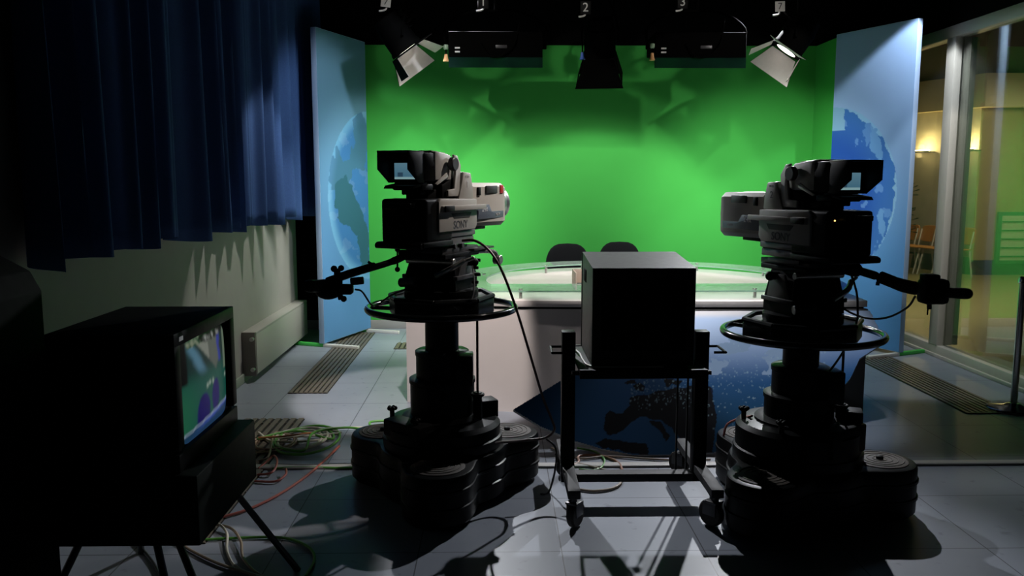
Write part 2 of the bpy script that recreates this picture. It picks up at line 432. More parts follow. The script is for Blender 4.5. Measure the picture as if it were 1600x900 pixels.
flat('tall blue globe panel standing next to the blue curtain', (-1.6, 7.80), (-1.3, 8.63), globe_left, False)
flat('tall blue globe panel standing next to the glass wall', (3.54, 7.30), (3.18, 8.12), globe_right, True)

# ------------------------------------------------------------------ curtain
def curtain():
    y0, y1, N, K = 3.42, 8.78, 520, 26
    bm = bmesh.new(); rows = []
    for j in range(K+1):
        v = j/K; row = []
        for i in range(N+1):
            u = i/N; y = y0+(y1-y0)*u
            ph = y*24 + 2.4*math.sin(y*2.1) + 1.2*math.sin(y*5.3+1) + .9*(1-v)*math.sin(y*3.1)
            amp = (.068+.026*math.sin(y*3.7+.6))*(.75+.35*(1-v))
            x = -1.825 + amp*math.sin(ph) + .016*math.sin(ph*2.3+y)
            hem = 1.205 + .016*math.sin(ph*.5+1) + .010*math.sin(y*7)
            row.append(bm.verts.new((x, y + .022*math.cos(ph), hem + (3.56-hem)*v)))
        rows.append(row)
    for a, b in zip(rows, rows[1:]):
        for i in range(N): bm.faces.new((a[i], a[i+1], b[i+1], b[i]))
    m = MB(); m.bm.free(); m.bm = bm
    o = obj('stage_curtain', m, BLUEC, smooth=80)
    s = o.modifiers.new('thickness', 'SOLIDIFY'); s.thickness = .004
    tag(o, 'pleated dark blue curtain hanging in front of the pale side wall', 'curtain')
    r = obj('curtain_rail', MB().box(-1.86, -1.81, y0, y1, 3.54, 3.6), BLACK, o)
curtain()

# ------------------------------------------------------------------ radiator
t = thing('radiator', 'long cream panel radiator on the pale wall below the curtain', 'radiator', (-1.9, 6.45, .05))
obj('front_panel', MB().box(.03, .06, 0, 1.75, .01, .33, .008), RADW, t)
obj('rear_panel', MB().box(-.05, -.02, 0, 1.75, .01, .33, .008), RADW, t)
obj('top_grille', MB().box(-.05, .06, 0, 1.75, .32, .34, .004), RADW, t)
obj('end_cap', MB().box(-.05, .055, -.02, .0, .0, .34, .005), mat('brown_grey_end_cap', (.16, .14, .12), .5), t)
for z in (.055, .29): obj('valve_cap', MB().cyl((.035, -.02, z), (.035, -.055, z), .016), STEEL, t)
obj('pipe', MB().tube([(-.01, 1.75, .05), (-.01, 1.82, .05), (-.03, 1.84, -.049)], .009), RADW, t)

# ------------------------------------------------------------------ floor grilles
def floor_grille(label, x0, x1, y0, y1, n):
    t = thing('floor_grille', label, 'floor grille', (x0, y0, 0), 0, 'brown grilles set in the floor')
    w, L = x1-x0, y1-y0
    obj('duct', MB().box(0, w, 0, L, .0005, .002), SLOT, t)
    b = MB(); p = w/n
    for i in range(n): b.box(p*(i+.22), p*(i+.86), .0, L, .002, .008)
    for k in range(int(L/.3)+1): b.box(0, w, min(k*.3, L-.008), min(k*.3, L-.008)+.008, .002, .007)
    obj('bars', b, GRILLE, t)
    return t
floor_grille('brown slatted floor grille running under the curtain-side globe panel', -1.525, -1.235, 6.08, 8.55, 8)
floor_grille('brown slatted floor grille passing beneath the television and its cables', -1.645, -1.25, 3.5, 5.415, 8)
floor_grille('brown slatted floor grille along the foot of the glass wall', 3.12, 3.46, 5.46, 7.25, 9)
floor_grille('small brown floor grille behind the corner of the white desk', -.95, -.72, 7.7, 8.0, 5)

# ------------------------------------------------------------------ news desk
def desk():
    t = thing('news_desk', 'round white presenter desk with glass shelf in front of the green wall', 'desk', (1.0, 6.3, 0))
    cx, cy, Rr = 1.1, 6.28, 1.42
    front = [(-.63, 5.83), (-.45, 5.72), (-.2, 5.615), (.1, 5.55), (.5, 5.53), (1.74, 5.50), (2.44, 5.50)]
    a0, a1 = math.atan2(5.60-cy, 2.52-cx), math.atan2(6.0-cy, -.45-cx)+2*PI
    rear = [(cx+Rr*math.cos(a0+(a1-a0)*i/40), cy+Rr*math.sin(a0+(a1-a0)*i/40)) for i in range(2, 39)]
    outl = front + rear
    obj('counter_top', MB().prism(outl, .715, .757, 'z', .004), DESKW, t, world=True)
    def inset(k): return [(cx+(x-cx)*k, cy+(y-cy)*k) for x, y in outl]
    obj('shadow_gap', MB().prism(inset(.985), .700, .716), BLACKM, t, world=True)
    # front wall follows the front outline; lower body
    outer = [(x, y+.012) for x, y in front]; inner = [(x*.98+.02, y+.05) for x, y in reversed(front)]
    obj('front_wall', MB().prism(outer+inner, .0, .702), DESKW, t, world=True)
    obj('end_wall', MB().box(2.20, 2.445, 5.495, 5.535, 0, .702, .003).box(2.40, 2.44, 5.53, 6.5, 0, .702, .003), mat('shaded_desk_side', (.18, .17, .17), .5), t, world=True)  # end of the white desk front, its shade put into a grey colour
    obj('end_wall', MB().box(-.62, -.56, 5.86, 6.4, 0, .702, .003), DESKW, t, world=True)
    obj('pedestal_leg', MB().lathe([(.3, 0), (.3, .02), (.12, .05), (.12, .66), (.3, .70)], 32, Matrix.Translation((1.1, 6.7, 0))), DESKW, t, world=True)
    # glass shelf: ring with flattened front, standing on metal pins
    go, gi = [], []
    gc = (1.08, 6.28)
    for i in range(96):
        a = 2*PI*i/96; x = gc[0]+1.44*math.cos(a); y = gc[1]+1.44*math.sin(a)
        if y < 5.62: y = 5.62 - .03*math.cos((x-gc[0])*1.05)
        go.append((x, y))
        x = gc[0]+1.16*math.cos(a); y = gc[1]-.02+1.02*math.sin(a)*1.15
        if y < 5.98: y = 5.98
        gi.append((x, y))
    b = bmesh.new(); z0, z1 = .805, .815
    V = lambda P, z: [b.verts.new((x, y, z)) for x, y in P]
    A, B_, C_, D = V(go, z0), V(go, z1), V(gi, z0), V(gi, z1)
    edge_faces = []
    for i in range(96):
        j = (i+1) % 96
        b.faces.new((B_[i], B_[j], D[j], D[i])); b.faces.new((A[j], A[i], C_[i], C_[j]))
        edge_faces.append(b.faces.new((A[i], A[j], B_[j], B_[i]))); edge_faces.append(b.faces.new((D[i], D[j], C_[j], C_[i])))
    bmesh.ops.recalc_face_normals(b, faces=b.faces[:])
    for f in edge_faces: f.material_index = 1
    m = MB(); m.bm.free(); m.bm = b
    o = obj('glass_shelf', m, GLASSD, t, world=True, smooth=0); o.data.materials.append(GLASSE)
    for x, y in ((.16, 5.66), (1.74, 5.66), (2.32, 5.68), (.42, 7.2), (.75, 7.42), (1.75, 7.38), (2.2, 6.95), (-.1, 6.6), (1.3, 7.5), (-.2, 5.75)):
        obj('shelf_pin', MB().cyl((x, y, .757), (x, y, .805), .011).cyl((x, y, .815), (x, y, .822), .014), STEEL, t, world=True)
    return t
desk()

# leaning globe print in front of the desk
def leaning_panel():
    t = thing('desk_globe_sign', 'big leaning blue disc printed with Europe at night, propped on the white desk front', 'sign', (1.1, 4.6, 0))
    P0, P1, ZT = 4.60, 5.44, .700            # foot line y, top line y, top height
    k = (P1-P0)/ZT
    def pl(px, py):
        r = _ray(px, py); q = (P0+k*EYE)/(r.y-k*r.z); p = Vector((0, 0, EYE))+r*q; return (p.x, p.z)
    L = math.hypot(P1-P0, ZT)
    rim = [pl(*q) for q in ((802, 640), (845, 666), (895, 688), (940, 701), (987, 710), (1053, 715), (1114, 707), (1180, 690), (1240, 664), (1300, 622), (1328, 592), (1343, 560))]
    rim += [(2.42, .52), (2.44, .60), (2.43, .70)]
    outl = rim + [(1.05, .70), (.72, .50)]
    outl = [(x, max(.012, z)) for x, z in outl]
    nrm = Vector((0, -ZT, (P1-P0))).normalized()*1.0
    nrm = Vector((0, -ZT/L, (P1-P0)/L))
    P = lambda x, z, d: Vector((x, P0+k*z, z)) + nrm*d
    front = [P(x, z, 0) for x, z in outl]; back = [P(x, z, -.022) for x, z in outl]
    mb = MB().loft([back, front])
    obj('board', mb, mat('grey_sign_edge', (.5, .52, .55), .5), t, world=True, smooth=0)
    toc = lambda l: [pl(820+x/3, 560+y/3) for x, y in l]
    EU = toc([(370, 330), (372, 275), (400, 240), (455, 262), (495, 215), (490, 185), (560, 170), (660, 150), (775, 130), (880, 140), (900, 300), (880, 440), (775, 440), (745, 420), (715, 370), (690, 330), (650, 300), (640, 285), (590, 280), (540, 275), (500, 300), (470, 330), (430, 350), (395, 355)])
    IT = toc([(585, 285), (640, 295), (662, 340), (680, 365), (662, 392), (640, 350), (600, 312)])
    AF = toc([(325, 402), (380, 372), (430, 385), (500, 395), (572, 402), (578, 452), (500, 445), (420, 432)])
    UK = toc([(500, 135), (540, 110), (570, 120), (560, 150), (510, 155)]); NO = toc([(470, 110), (520, 102), (520, 122), (480, 125)])
    SC = toc([(650, 100), (690, 100), (740, 104), (720, 130), (690, 122), (665, 140)])
    rng = random.Random(4); lights = {}
    for _ in range(520):
        px = rng.uniform(985, 1300); py = rng.gauss(600, 42)
        if px < 1090: py = rng.gauss(615, 14)
        x, z = pl(px, py); lights.setdefault((int(x/.02), int(z/.02)), []).append((x, z, rng.choice((.003, .003, .0035, .004, .005)), rng.random()))
    def col(x, z):
        d = fbm(x*14, z*14, 2)*.012; q = (x+d, z+d)
        s = z/ZT
        base = mix((.008, .065, .15), (.06, .20, .55), sstep(.15, .95, s)*sstep(.4, 1.5, x))  # print blue with the shade on the left put into it
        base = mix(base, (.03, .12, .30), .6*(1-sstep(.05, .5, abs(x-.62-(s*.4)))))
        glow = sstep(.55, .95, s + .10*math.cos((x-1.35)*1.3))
        base = mix(base, (.50, .64, .90), glow)  # pale glow: partly print, partly light put into the colour
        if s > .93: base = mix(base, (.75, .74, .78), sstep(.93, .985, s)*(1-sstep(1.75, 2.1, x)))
        if inside(q, EU) or inside(q, IT) or inside(q, AF) or inside(q, UK) or inside(q, NO) or inside(q, SC):
            if x < 1.28: base = (.003, .004, .008)
            else: base = mix((.004, .012, .045), base, sstep(1.28, 1.75, x)*.7)
        ice = fbm(x*5.5+1, z*9, 9)
        if 1.25 < x < 1.85 and .37 < z < .58 and ice > .12: base = (.32, .45, .66)
        i, j = int(x/.02), int(z/.02)
        for a in (i-1, i, i+1):
            for b in (j-1, j, j+1):
                for lx, lz, r, c in lights.get((a, b), ()):
                    if (x-lx)**2+((z-lz)*1.0)**2 < r*r: return mix(base, (.42, .62, .72), .10+.5*c)
        return base
    xs = [x for x, z in outl]; x0, x1 = min(xs), max(xs)
    # printed sheet laid on the board, cut to the board's outline
    nu, nv = 430, 190
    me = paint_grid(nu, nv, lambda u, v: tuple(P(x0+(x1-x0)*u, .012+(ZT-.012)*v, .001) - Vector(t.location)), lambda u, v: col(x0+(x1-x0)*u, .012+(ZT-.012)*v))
    b = bmesh.new(); b.from_mesh(me)
    kill = [f for f in b.faces if not inside((f.calc_center_median().x+t.location.x, f.calc_center_median().z), outl)]
    bmesh.ops.delete(b, geom=kill, context='FACES'); b.to_mesh(me); b.free()
    link_mesh('globe_print', me, PRINTM, t)
leaning_panel()

# white open box on the counter
t = thing('document_box', 'small open beige box lying on the white desk counter behind the glass', 'box', (.73, 6.25, .757))
W = mat('beige_card_box', (.55, .45, .38), .6)
obj('shell', MB().box(-.16, .16, .14, .15, 0, .12, .002).box(-.16, -.15, -.14, .14, 0, .12, .002).box(.15, .16, -.14, .14, 0, .12, .002).box(-.15, .15, -.14, .14, 0, .008), W, t)
obj('shaded_opening', MB().box(-.15, .15, -.15, -.142, .0, .05, .002), mat('box_opening_shade', (.05, .06, .06), .6), t)  # dark strip: shade of the box's opening put into the colour

# presenter chairs
def swivel_chair(label, loc, rz):
    t = thing('swivel_chair', label, 'chair', loc, rz, 'charcoal chairs behind the desk')
    sh = []
    for i in range(24):
        a = 2*PI*i/24; c, s = math.cos(a), math.sin(a)
        sh.append((.215*math.copysign(abs(c)**.6, c)*(1-.10*max(0, s)), .70+.235*math.copysign(abs(s)**.7, s)))
    b = MB(); lay = []
    for y, k in ((-.03, .86), (-.015, .97), (.01, 1), (.03, .95), (.04, .82)):
        lay.append([(x*k, .22 + y + .25*x*x*-1, .70+(z-.70)*k) for x, z in sh])
    b.loft(lay); obj('backrest', b, CHAIRF, t)
    obj('back_bracket', MB().tube([(0, .27, .6), (0, .27, .5), (0, .2, .42), (0, .05, .41)], .018), BLACK, t)
    obj('seat', MB().box(-.23, .23, -.22, .2, .43, .51, .03, seg=3), CHAIRF, t)
    obj('gas_column', MB().cyl((0, 0, .09), (0, 0, .43), .028), BLACK, t)
    for k in range(5):
        a = 2*PI*k/5+.3; x, y = .28*math.cos(a), .28*math.sin(a)
        f = obj('base_arm', MB().tube([(0, 0, .10), (x*.5, y*.5, .095), (x, y, .07)], .016, smooth=0), BLACK, t)
        obj('castor', MB().cyl((x-.02*math.sin(a), y+.02*math.cos(a), .028), (x+.02*math.sin(a), y-.02*math.cos(a), .028), .028), BLACK, f)
    return t
swivel_chair('charcoal swivel chair seen whole-backed over the glass desk shelf', (.685, 7.98, 0), 0)
swivel_chair('charcoal swivel chair mostly hidden behind the monitor on the trolley', (1.22, 8.2, 0), 0)

# ------------------------------------------------------------------ camera pedestals
def lobes(a0, D, r, d, n=120):
    """outline of a three-armed base with round ends and hollow waists"""
    rad = []
    for i in range(n):
        th = 2*PI*i/n; best = .315
        for k in range(3):
            a = (th - a0 - k*2*PI/3 + PI) % (2*PI) - PI
            if abs(a) > PI/2: continue
            side_ = r/max(1e-6, abs(math.sin(a)))          # straight side of the arm
            if side_*math.cos(a) > D: side_ = D*math.cos(a) + math.sqrt(max(0, r*r-(D*math.sin(a))**2))
            best = max(best, side_)
        rad.append(best)
    for _ in range(5): rad = [(rad[i-1]+2*rad[i]+rad[(i+1) % n])/4 for i in range(n)]
    return [((rad[i]+d)*math.cos(2*PI*i/n), (rad[i]+d)*math.sin(2*PI*i/n)) for i in range(n)]

def pedestal(label, cx, cy, a0, zr, zcam, head, z1, z2, side, zd=.385):
    """zr: height of the steering ring, zcam: underside of the camera, z1/z2: tops of the lower column stages, side: +1 pan bar goes to +x"""
    t = thing('camera_pedestal', label, 'camera pedestal', (cx, cy, 0), 0, 'camera pedestals on the studio floor')
    D, r = .372, .168
    prof = [(.012, -.02), (.03, 0), (.088, 0), (.092, .007), (.104, .007), (.108, 0), (.168, 0), (.172, .007), (.184, .007), (.188, 0), (.232, 0), (.246, -.008), (.25, -.022)]
    obj('skirt', MB().loft([[(x, y, z) for x, y in lobes(a0, D, r, d)] for z, d in prof]), BLACKG, t)
    for k in range(3):
        a = a0+k*2*PI/3; x, y = D*math.cos(a), D*math.sin(a)
        tr = MB().lathe([(.125, 0), (.125, .004), (.118, .007)], 32, Matrix.Translation((x, y, .249)))
        for q in range(4): tr.torus((x, y, .256), .03+.025*q, .003, 32, 6)
        c = obj('tread_pad', tr, TREAD, t)
        obj('bolt', MB().lathe([(.016, 0), (.016, .012), (.01, .016)], 12, Matrix.Translation((x, y, .256))), BLACK, c)
        obj('wheel', MB().cyl((x-.02, y, .02), (x+.02, y, .02), .02), RUBBER, t)
    obj('drum', MB().lathe([(.29, .248), (.295, .26), (.295, .30), (.285, .305), (.285, zd-.03), (.265, zd-.01), (.19, zd)], 48), BLACKG, t)
    obj('drum_cover', MB().lathe([(.20, zd-.01), (.20, zd+.008), (.17, zd+.02)], 48), BLACK, t)
    obj('column_stage', MB().lathe([(.158, .35), (.158, z1-.03), (.163, z1-.025), (.163, z1-.006), (.15, z1)], 48), BLACKG, t)
    obj('column_stage', MB().lathe([(.128, z1-.01), (.128, z2-.03), (.132, z2-.026), (.132, z2-.006), (.12, z2)], 48), BLACKG, t)
    obj('column_stage', MB().lathe([(.082, z2-.01), (.082, zr-.06), (.10, zr-.05), (.10, zr+.0)], 40), BLACKG, t)
    vb = MB().box(.075, .155, -.15, -.02, z2-.155, z2-.005, .008); obj('valve_box', vb, BLACKG, t)
    obj('guide_rod', MB().cyl((.175, -.06, .35), (.175, -.06, zr-.02), .006).cyl((.175, -.06, .34), (.175, -.06, .52), .022).cyl((.175, -.06, .50), (.175, -.06, .515), .034), BLACK, t)
    # boxes and star knobs on the drum
    bx = MB(Matrix.Rotation(a0+PI*.62, 4, 'Z')).box(.19, .28, -.05, .05, zd-.025, zd+.065, .008)
    obj('control_box', bx, BLACK, t)
    for q in (1.0, 1.35):
        a = PI*q if side < 0 else PI*(q-.05); x, y = .25*math.cos(a), .25*math.sin(a)
        kb = MB().cyl((x, y, zd-.03), (x, y, zd+.035), .012)
        for s in range(5): kb.ball((x+.016*math.cos(s*1.257), y+.016*math.sin(s*1.257), zd+.04), .011)
        obj('star_knob', kb, BLACK, t)
    mbx = MB(Matrix.Rotation(head+side*.3, 4, 'Z')).box(-.13, .13, -.275, -.17, .32, zd+.02, .012); obj('brake_housing', mbx, BLACK, t)
    # steering ring
    rg = obj('steering_ring', MB().torus((0, 0, zr), .357, .0165, 96, 12), RINGB, t)
    for k in range(3):
        a = a0+.5+k*2*PI/3; obj('spoke', MB().cyl((.09*math.cos(a), .09*math.sin(a), zr-.01), (.352*math.cos(a), .352*math.sin(a), zr), .010), RINGB, rg)
    # tray round the column and turntable
    oc = [(.275*math.cos(PI/8+k*PI/4+head)*(1.0 if k % 2 else .94), .275*math.sin(PI/8+k*PI/4+head)) for k in range(8)]
    tr = MB().prism(oc, zr-.025, zr+.055, 'z', .012); o8 = [(x*.95, y*.95) for x, y in oc]
    for i in range(8):
        p, q = Vector(oc[i]).to_3d()*.97, Vector(oc[(i+1) % 8]).to_3d()*.97
        tr.cyl(p+Vector((0, 0, zr+.06)), q+Vector((0, 0, zr+.06)), .013, n=8)
    obj('trim_weight_tray', tr, BLACKG, t)
    obj('turntable', MB().lathe([(.175, zr+.05), (.18, zr+.06), (.18, zr+.095), (.165, zr+.10)], 40), BLACKG, t)
    # pan and tilt head
    HM = Matrix.Rotation(head, 4, 'Z')
    zb, zt = zr+.10, zcam-.035
    h = obj('pan_head', MB(HM).loft([[(-.14, -.11, zb), (.14, -.11, zb), (.14, .11, zb), (-.14, .11, zb)], [(-.138, -.11, zb+.06), (.138, -.11, zb+.06), (.138, .11, zb+.06), (-.138, .11, zb+.06)],
        [(-.118, -.085, zt-.03), (.118, -.085, zt-.03), (.118, .085, zt-.03), (-.118, .085, zt-.03)]]).box(-.12, .12, -.17, .17, zt-.035, zt-.012, .004), BLACK, t)
    for s in (-1, 1):
        obj('side_plate', MB(HM).prism([(-.09, zb+.055), (.09, zb+.055), (.06, zt-.05), (-.04, zt-.05)], s*.128, s*.140, 'x', .002), DARKG, h)
        obj('clamp_ridge', MB(HM).box(s*.14-.012, s*.14+.012, -.115, .115, zb+.05, zb+.07, .004), DARKG, h)
        obj('tilt_knob', MB(HM).cyl((s*.10, .03, zt-.06), (s*.16, .03, zt-.06), .018).ball((s*.165, .03, zt-.06), .022), BLACK, h)
    obj('tilt_shaft', MB(HM).cyl((-.13, -.10, zt-.05), (.13, -.10, zt-.05), .016), STEEL, h)
    obj('drag_lever', MB(HM).tube([(.05, -.14, zb+.07), (.13, -.135, zb+.11), (.18, -.10, zb+.145)], .013, smooth=4).cyl((.175, -.10, zb+.14), (.225, -.08, zb+.16), .009), STEEL, h)
    obj('drag_knob', MB(HM).cyl((-.15, -.13, zb+.03), (-.05, -.15, zb+.04), .022), DARKG, h)
    for q in range(4):
        obj('switch_knob', MB(HM).cyl((.155, .03+.02*(q % 2), zb+.03+q*.035), (.185, .035+.02*(q % 2), zb+.03+q*.035), .008), BLACK, h)
    obj('wedge_plate', MB(HM).box(-.10, .10, -.16, .20, zt-.014, zt+.012, .004).box(.06, .13, .10, .32, zt-.012, zt-.002, .002), DARKG, h)
    obj('front_bracket', MB(HM).tube([(.09, .16, zt-.02), (.13, .30, zt-.03), (.14, .33, zt-.06)], .012, smooth=3).cyl((.125, .33, zt-.075), (.165, .33, zt-.075), .024), STEEL, h)
    return t

HL, HR = R(-26), R(17.5)
pedL = pedestal('black wheeled camera pedestal nearest the blue curtain', -.27, 4.12, R(-90), .928, 1.25, HL, .585, .722, -1)
pedR = pedestal('black wheeled camera pedestal nearest the glass wall', 1.42, 3.88, R(229), .842, 1.205, HR, .56, .69, 1, .43)

# pan bars (part of each pedestal's head)
pb = obj('pan_bar', MB().tube([at(662, 388, 4.02), at(645, 390, 3.92), at(628, 402, 3.82), at(600, 413, 3.72), at(560, 424, 3.62)], [.020, .017, .014, .014], 10)
         .tube([at(585, 416, 3.68), at(545, 428, 3.59), at(512, 440, 3.52)], .018, 10, 0).box(-.03, .03, -.03, .03, -.022, .022, .006, Matrix.Translation(at(634, 398, 3.85))), BLACK, pedL, world=True)
c = at(513, 448, 3.50)
obj('hand_grip', MB().tube([at(530, 438, 3.54), at(505, 446, 3.48), at(478, 447, 3.38)], [.024, .026, .02], 12).ball(c+Vector((.0, 0, -.012)), .052, 1.1, 1, .8), BLACK, pb, world=True)
obj('zoom_control', MB().box(-.03, .03, -.03, .03, -.02, .02, .008, Matrix.Translation(at(540, 452, 3.5))).cyl(at(548, 440, 3.5), at(568, 438, 3.5), .016).cyl(at(530, 455, 3.5), at(533, 468, 3.5), .012).ball(at(537, 467, 3.5), .013)
    .ball(at(522, 420, 3.53), .014).ball(at(533, 419, 3.53), .013).cyl(at(527, 432, 3.53), at(527, 420, 3.53), .014), BLACK, pb, world=True)
obj('lock_lever', MB().cyl(at(621, 392, 3.83), at(621, 420, 3.83), .004).ball(at(621, 390, 3.83), .012).ball(at(621, 421, 3.83), .012).cyl(at(575, 409, 3.66), at(583, 414, 3.66), .006), BLACK, pb, world=True)
pb = obj('pan_bar', MB().tube([at(1296, 404, 3.80), at(1316, 416, 3.70), at(1345, 424, 3.62), at(1372, 432, 3.54)], [.034, .03, .018, .014], 10)
         .tube([at(1376, 433, 3.53), at(1410, 446, 3.44), at(1440, 452, 3.36)], [.026, .028, .02], 12, 3), BLACK, pedR, world=True)
obj('zoom_control', MB().box(-.052, .052, -.04, .04, -.05, .05, .018, Matrix.Translation(at(1458, 455, 3.31))).box(-.03, .03, -.03, .03, -.01, .02, .008, Matrix.Translation(at(1453, 436, 3.31))).ball(at(1475, 445, 3.3), .012).cyl(at(1452, 473, 3.31), at(1452, 483, 3.31), .009).cyl(at(1450, 480, 3.31), at(1449, 492, 3.31), .003), BLACK, pb, world=True)
obj('hand_grip', MB().tube([at(1474, 457, 3.28), at(1495, 458, 3.23), at(1512, 459, 3.19)], [.021, .022, .021], 14, 4).ball(at(1511, 459, 3.19), .021), BLACK, pb, world=True)
obj('lock_lever', MB().cyl(at(1372, 440, 3.54), at(1371, 446, 3.54), .008).cyl(at(1330, 408, 3.66), at(1318, 400, 3.68), .008), BLACK, pb, world=True)

# ------------------------------------------------------------------ studio cameras
VFSCR = attr_mat('viewfinder_picture', .2, 1.0)
def studio_camera(label, loc, rz, number, ring=1.0):
    t = thing('studio_camera', label, 'camera', loc, rz, 'studio cameras on pedestals')
    # main body
    b = MB().box(-.118, .118, -.335, -.09, .012, .207, .014, seg=3).box(-.11, .11, -.10, .13, .012, .205, .01)
    b.box(-.125, .125, -.37, -.10, -.008, .016, .005).box(-.07, .07, -.39, -.33, .165, .19, .006).box(-.09, .09, -.345, -.33, .05, .15, .01)
    obj('body', b, BLACK, t)
    obj('rear_bumper', MB().cyl((-.12, -.375, .0), (.12, -.375, .0), .013), BLACK, t)
    obj('tally_lamp', MB().ball((-.085, -.338, .168), .0035), mat('amber_lamp', (.8, .5, .1), .4, emit=(1, .6, .15), estr=3.0), t)
    for s in (-1, 1):
        # grey side covers with a hand recess
        p = MB().prism([(-.235, .055), (.115, .055), (.135, .075), (.135, .20), (-.22, .208), (-.235, .19)], s*.112, s*.128, 'x', .004)
        sp = obj('side_cover', p, CAMGREY, t)
        obj('hand_recess', MB().prism([(-.125, .138), (-.10, .112), (.055, .112), (.075, .138)], s*.125, s*.1292, 'x', .0008), mat('dark_recess', (.03, .03, .028), .6), sp)
        M = Matrix.Translation((s*.1285, -.035, .082)) @ Matrix.Rotation(s*PI/2, 4, 'Z') @ Matrix.Rotation(PI/2, 4, 'X')
        text('maker_lettering', 'SONY', .052, LETTER, sp, M)
        hb = obj('side_handle', MB().box(s*.142-.009, s*.142+.009, -.14, .195, .150, .174, .004).box(s*.13-.014, s*.13+.014, -.22, -.12, .145, .176, .006), CAMGREY, t)
        obj('handle_end', MB().box(s*.143-.0095, s*.143+.0095, -.215, -.13, .147, .1745, .004), BLACK, hb)
    obj('base_rail', MB().box(-.118, .118, -.22, .135, .026, .052, .004).box(-.112, .112, -.20, .13, -.012, .022, .004), mat('slate_camera_base', (.10, .10, .10), .4), t)
    obj('wedge_adaptor', MB().box(-.09, .09, -.12, .11, -.04, -.02, .003).cyl((.09, .02, -.02), (.112, .02, -.02), .012).cyl((.09, -.05, -.02), (.112, -.05, -.02), .012), DARKG, t)
    # shoulder hump carrying the camera number
    obj('shoulder_core', MB().prism([(-.13, .20), (.10, .20), (.10, .30), (.0, .31), (-.13, .27)], -.085, .085, 'x', .008), BLACK, t)
    for s in (-1, 1):
        sc = obj('shoulder_cover', MB().prism([(-.02, .20), (.13, .20), (.125, .255), (.105, .325), (.03, .33), (.015, .275)], s*.085, s*.112, 'x', .006), CAMGREY, t)
        M = Matrix.Translation((s*.1125, .067, .268)) @ Matrix.Rotation(s*PI/2, 4, 'Z') @ Matrix.Rotation(PI/2, 4, 'X')
        text('number_lettering', number, .045, LETTERW if number == '1' else LETTER, sc, M)
        M = Matrix.Translation((s*.1125, .067, .308)) @ Matrix.Rotation(s*PI/2, 4, 'Z') @ Matrix.Rotation(PI/2, 4, 'X')
        text('maker_lettering', 'SONY', .015, LETTERW, sc, M)
    # box lens
    ln = MB(); sec = lambda w_, z0, z1, y, c: [(-w_+c, y, z0), (w_-c, y, z0), (w_, y, z0+c), (w_, y, z1-c), (w_-c, y, z1), (-w_+c, y, z1), (-w_, y, z1-c), (-w_, y, z0+c)]
    ln.loft([sec(.092, .07, .265, .135, .02), sec(.100, .062, .278, .15, .02), sec(.112, .056, .276, .46, .022), sec(.112, .056, .274, .485, .024), sec(.104, .066, .266, .50, .03)])
    L = obj('lens_housing', ln, LENSGREY, t)
    for s in (-1, 1):
        xw = s*.1095
        obj('lens_band', MB().prism([(.16, .098), (.465, .098), (.468, .132), (.33, .132), (.30, .168), (.16, .168)], s*.098, s*.1125, 'x', .0006), LENSBAND, L)
        M = Matrix.Translation((s*.1128, .25, .147)) @ Matrix.Rotation(s*PI/2, 4, 'Z') @ Matrix.Rotation(PI/2, 4, 'X')
        text('lens_lettering', '24x', .042, LETTERW, L, M)
        M = Matrix.Translation((s*.1128, .40, .115)) @ Matrix.Rotation(s*PI/2, 4, 'Z') @ Matrix.Rotation(PI/2, 4, 'X')
        text('lens_lettering', 'HDTV', .018, LETTERW, L, M)
        obj('vent_slot', MB().box(s*.1095-.0045, s*.1095+.0045, .27, .395, .225, .262, .002), mat('dark_vent', (.02, .02, .018), .5), L)
        obj('control_window', MB().box(s*.105-.005, s*.105+.005, .185, .215, .215, .255, .002), BLACK, L)
        if s > 0: obj('red_tab', MB().box(s*.112-.0035, s*.112+.0035, .425, .462, .222, .265, .002), REDP, L)
    obj('lens_ring', MB(Matrix.Translation((0, .485, .166)) @ Matrix.Rotation(-PI/2, 4, 'X') @ Matrix.Diagonal((1, 1, ring, 1))).lathe([(.098, 0), (.098, .035), (.094, .045), (.094, .055), (.096, .06), (.096, .075), (.088, .085), (.082, .07), (.08, .05)], 48), STEEL, L)
    obj('lens_glass', MB(Matrix.Translation((0, .485+.045*ring, .166)) @ Matrix.Rotation(-PI/2, 4, 'X')).lathe([(.082, 0), (.06, .012), (.02, .016)], 40), LENSDARK, L)
    obj('lens_support', MB().box(-.05, .05, .14, .38, .040, .058, .004).box(-.07, .07, .10, .16, -.01, .06, .006), BLACK, t)
    # viewfinder on its yoke
    vz0, vz1 = .285, .415
    v = MB().prism([(-.29, vz0), (-.04, vz0), (.0, vz0+.02), (.0, vz1-.05), (-.06, vz1-.012), (-.20, vz1), (-.29, vz1)], -.082, .082, 'x', .008)
    V = obj('viewfinder', v, BLACK, t)
    hood = MB(); yh0, yh1 = -.415, -.28
    for s in (-1, 1): hood.prism([(yh0, vz1+.002), (yh1, vz1+.002), (yh1, vz0-.002), (yh0+.085, vz0-.004), (yh0, vz0+.052)], s*.074, s*.080, 'x', .001)
    hood.box(-.080, .080, yh0, yh1, vz1-.002, vz1+.004, .001)
    hood.prism([(yh0+.085, vz0-.006), (yh1, vz0-.006), (yh1, vz0), (yh0+.085, vz0)], -.080, .080, 'x')
    obj('hood', hood, BLACK, V)
    obj('front_cover', MB().prism([(-.19, .292), (-.045, .292), (-.005, .31), (-.003, .368), (-.055, .408), (-.15, .419), (-.19, .419)], -.0845, .0845, 'x', .004), CAMGREY, V)
    obj('bezel', MB().box(-.078, .078, -.312, -.285, vz0, vz1, .003), BLACK, V)
    def vcol(u, q):
        c = mix((.10, .28, .42), (.20, .42, .55), q)
        if q < .16: c = (.45, .75, .80)
        if q > .16 and q < .42 and .15 < u < .4: c = (.05, .12, .2)
        return tuple(k*.38 for k in c)
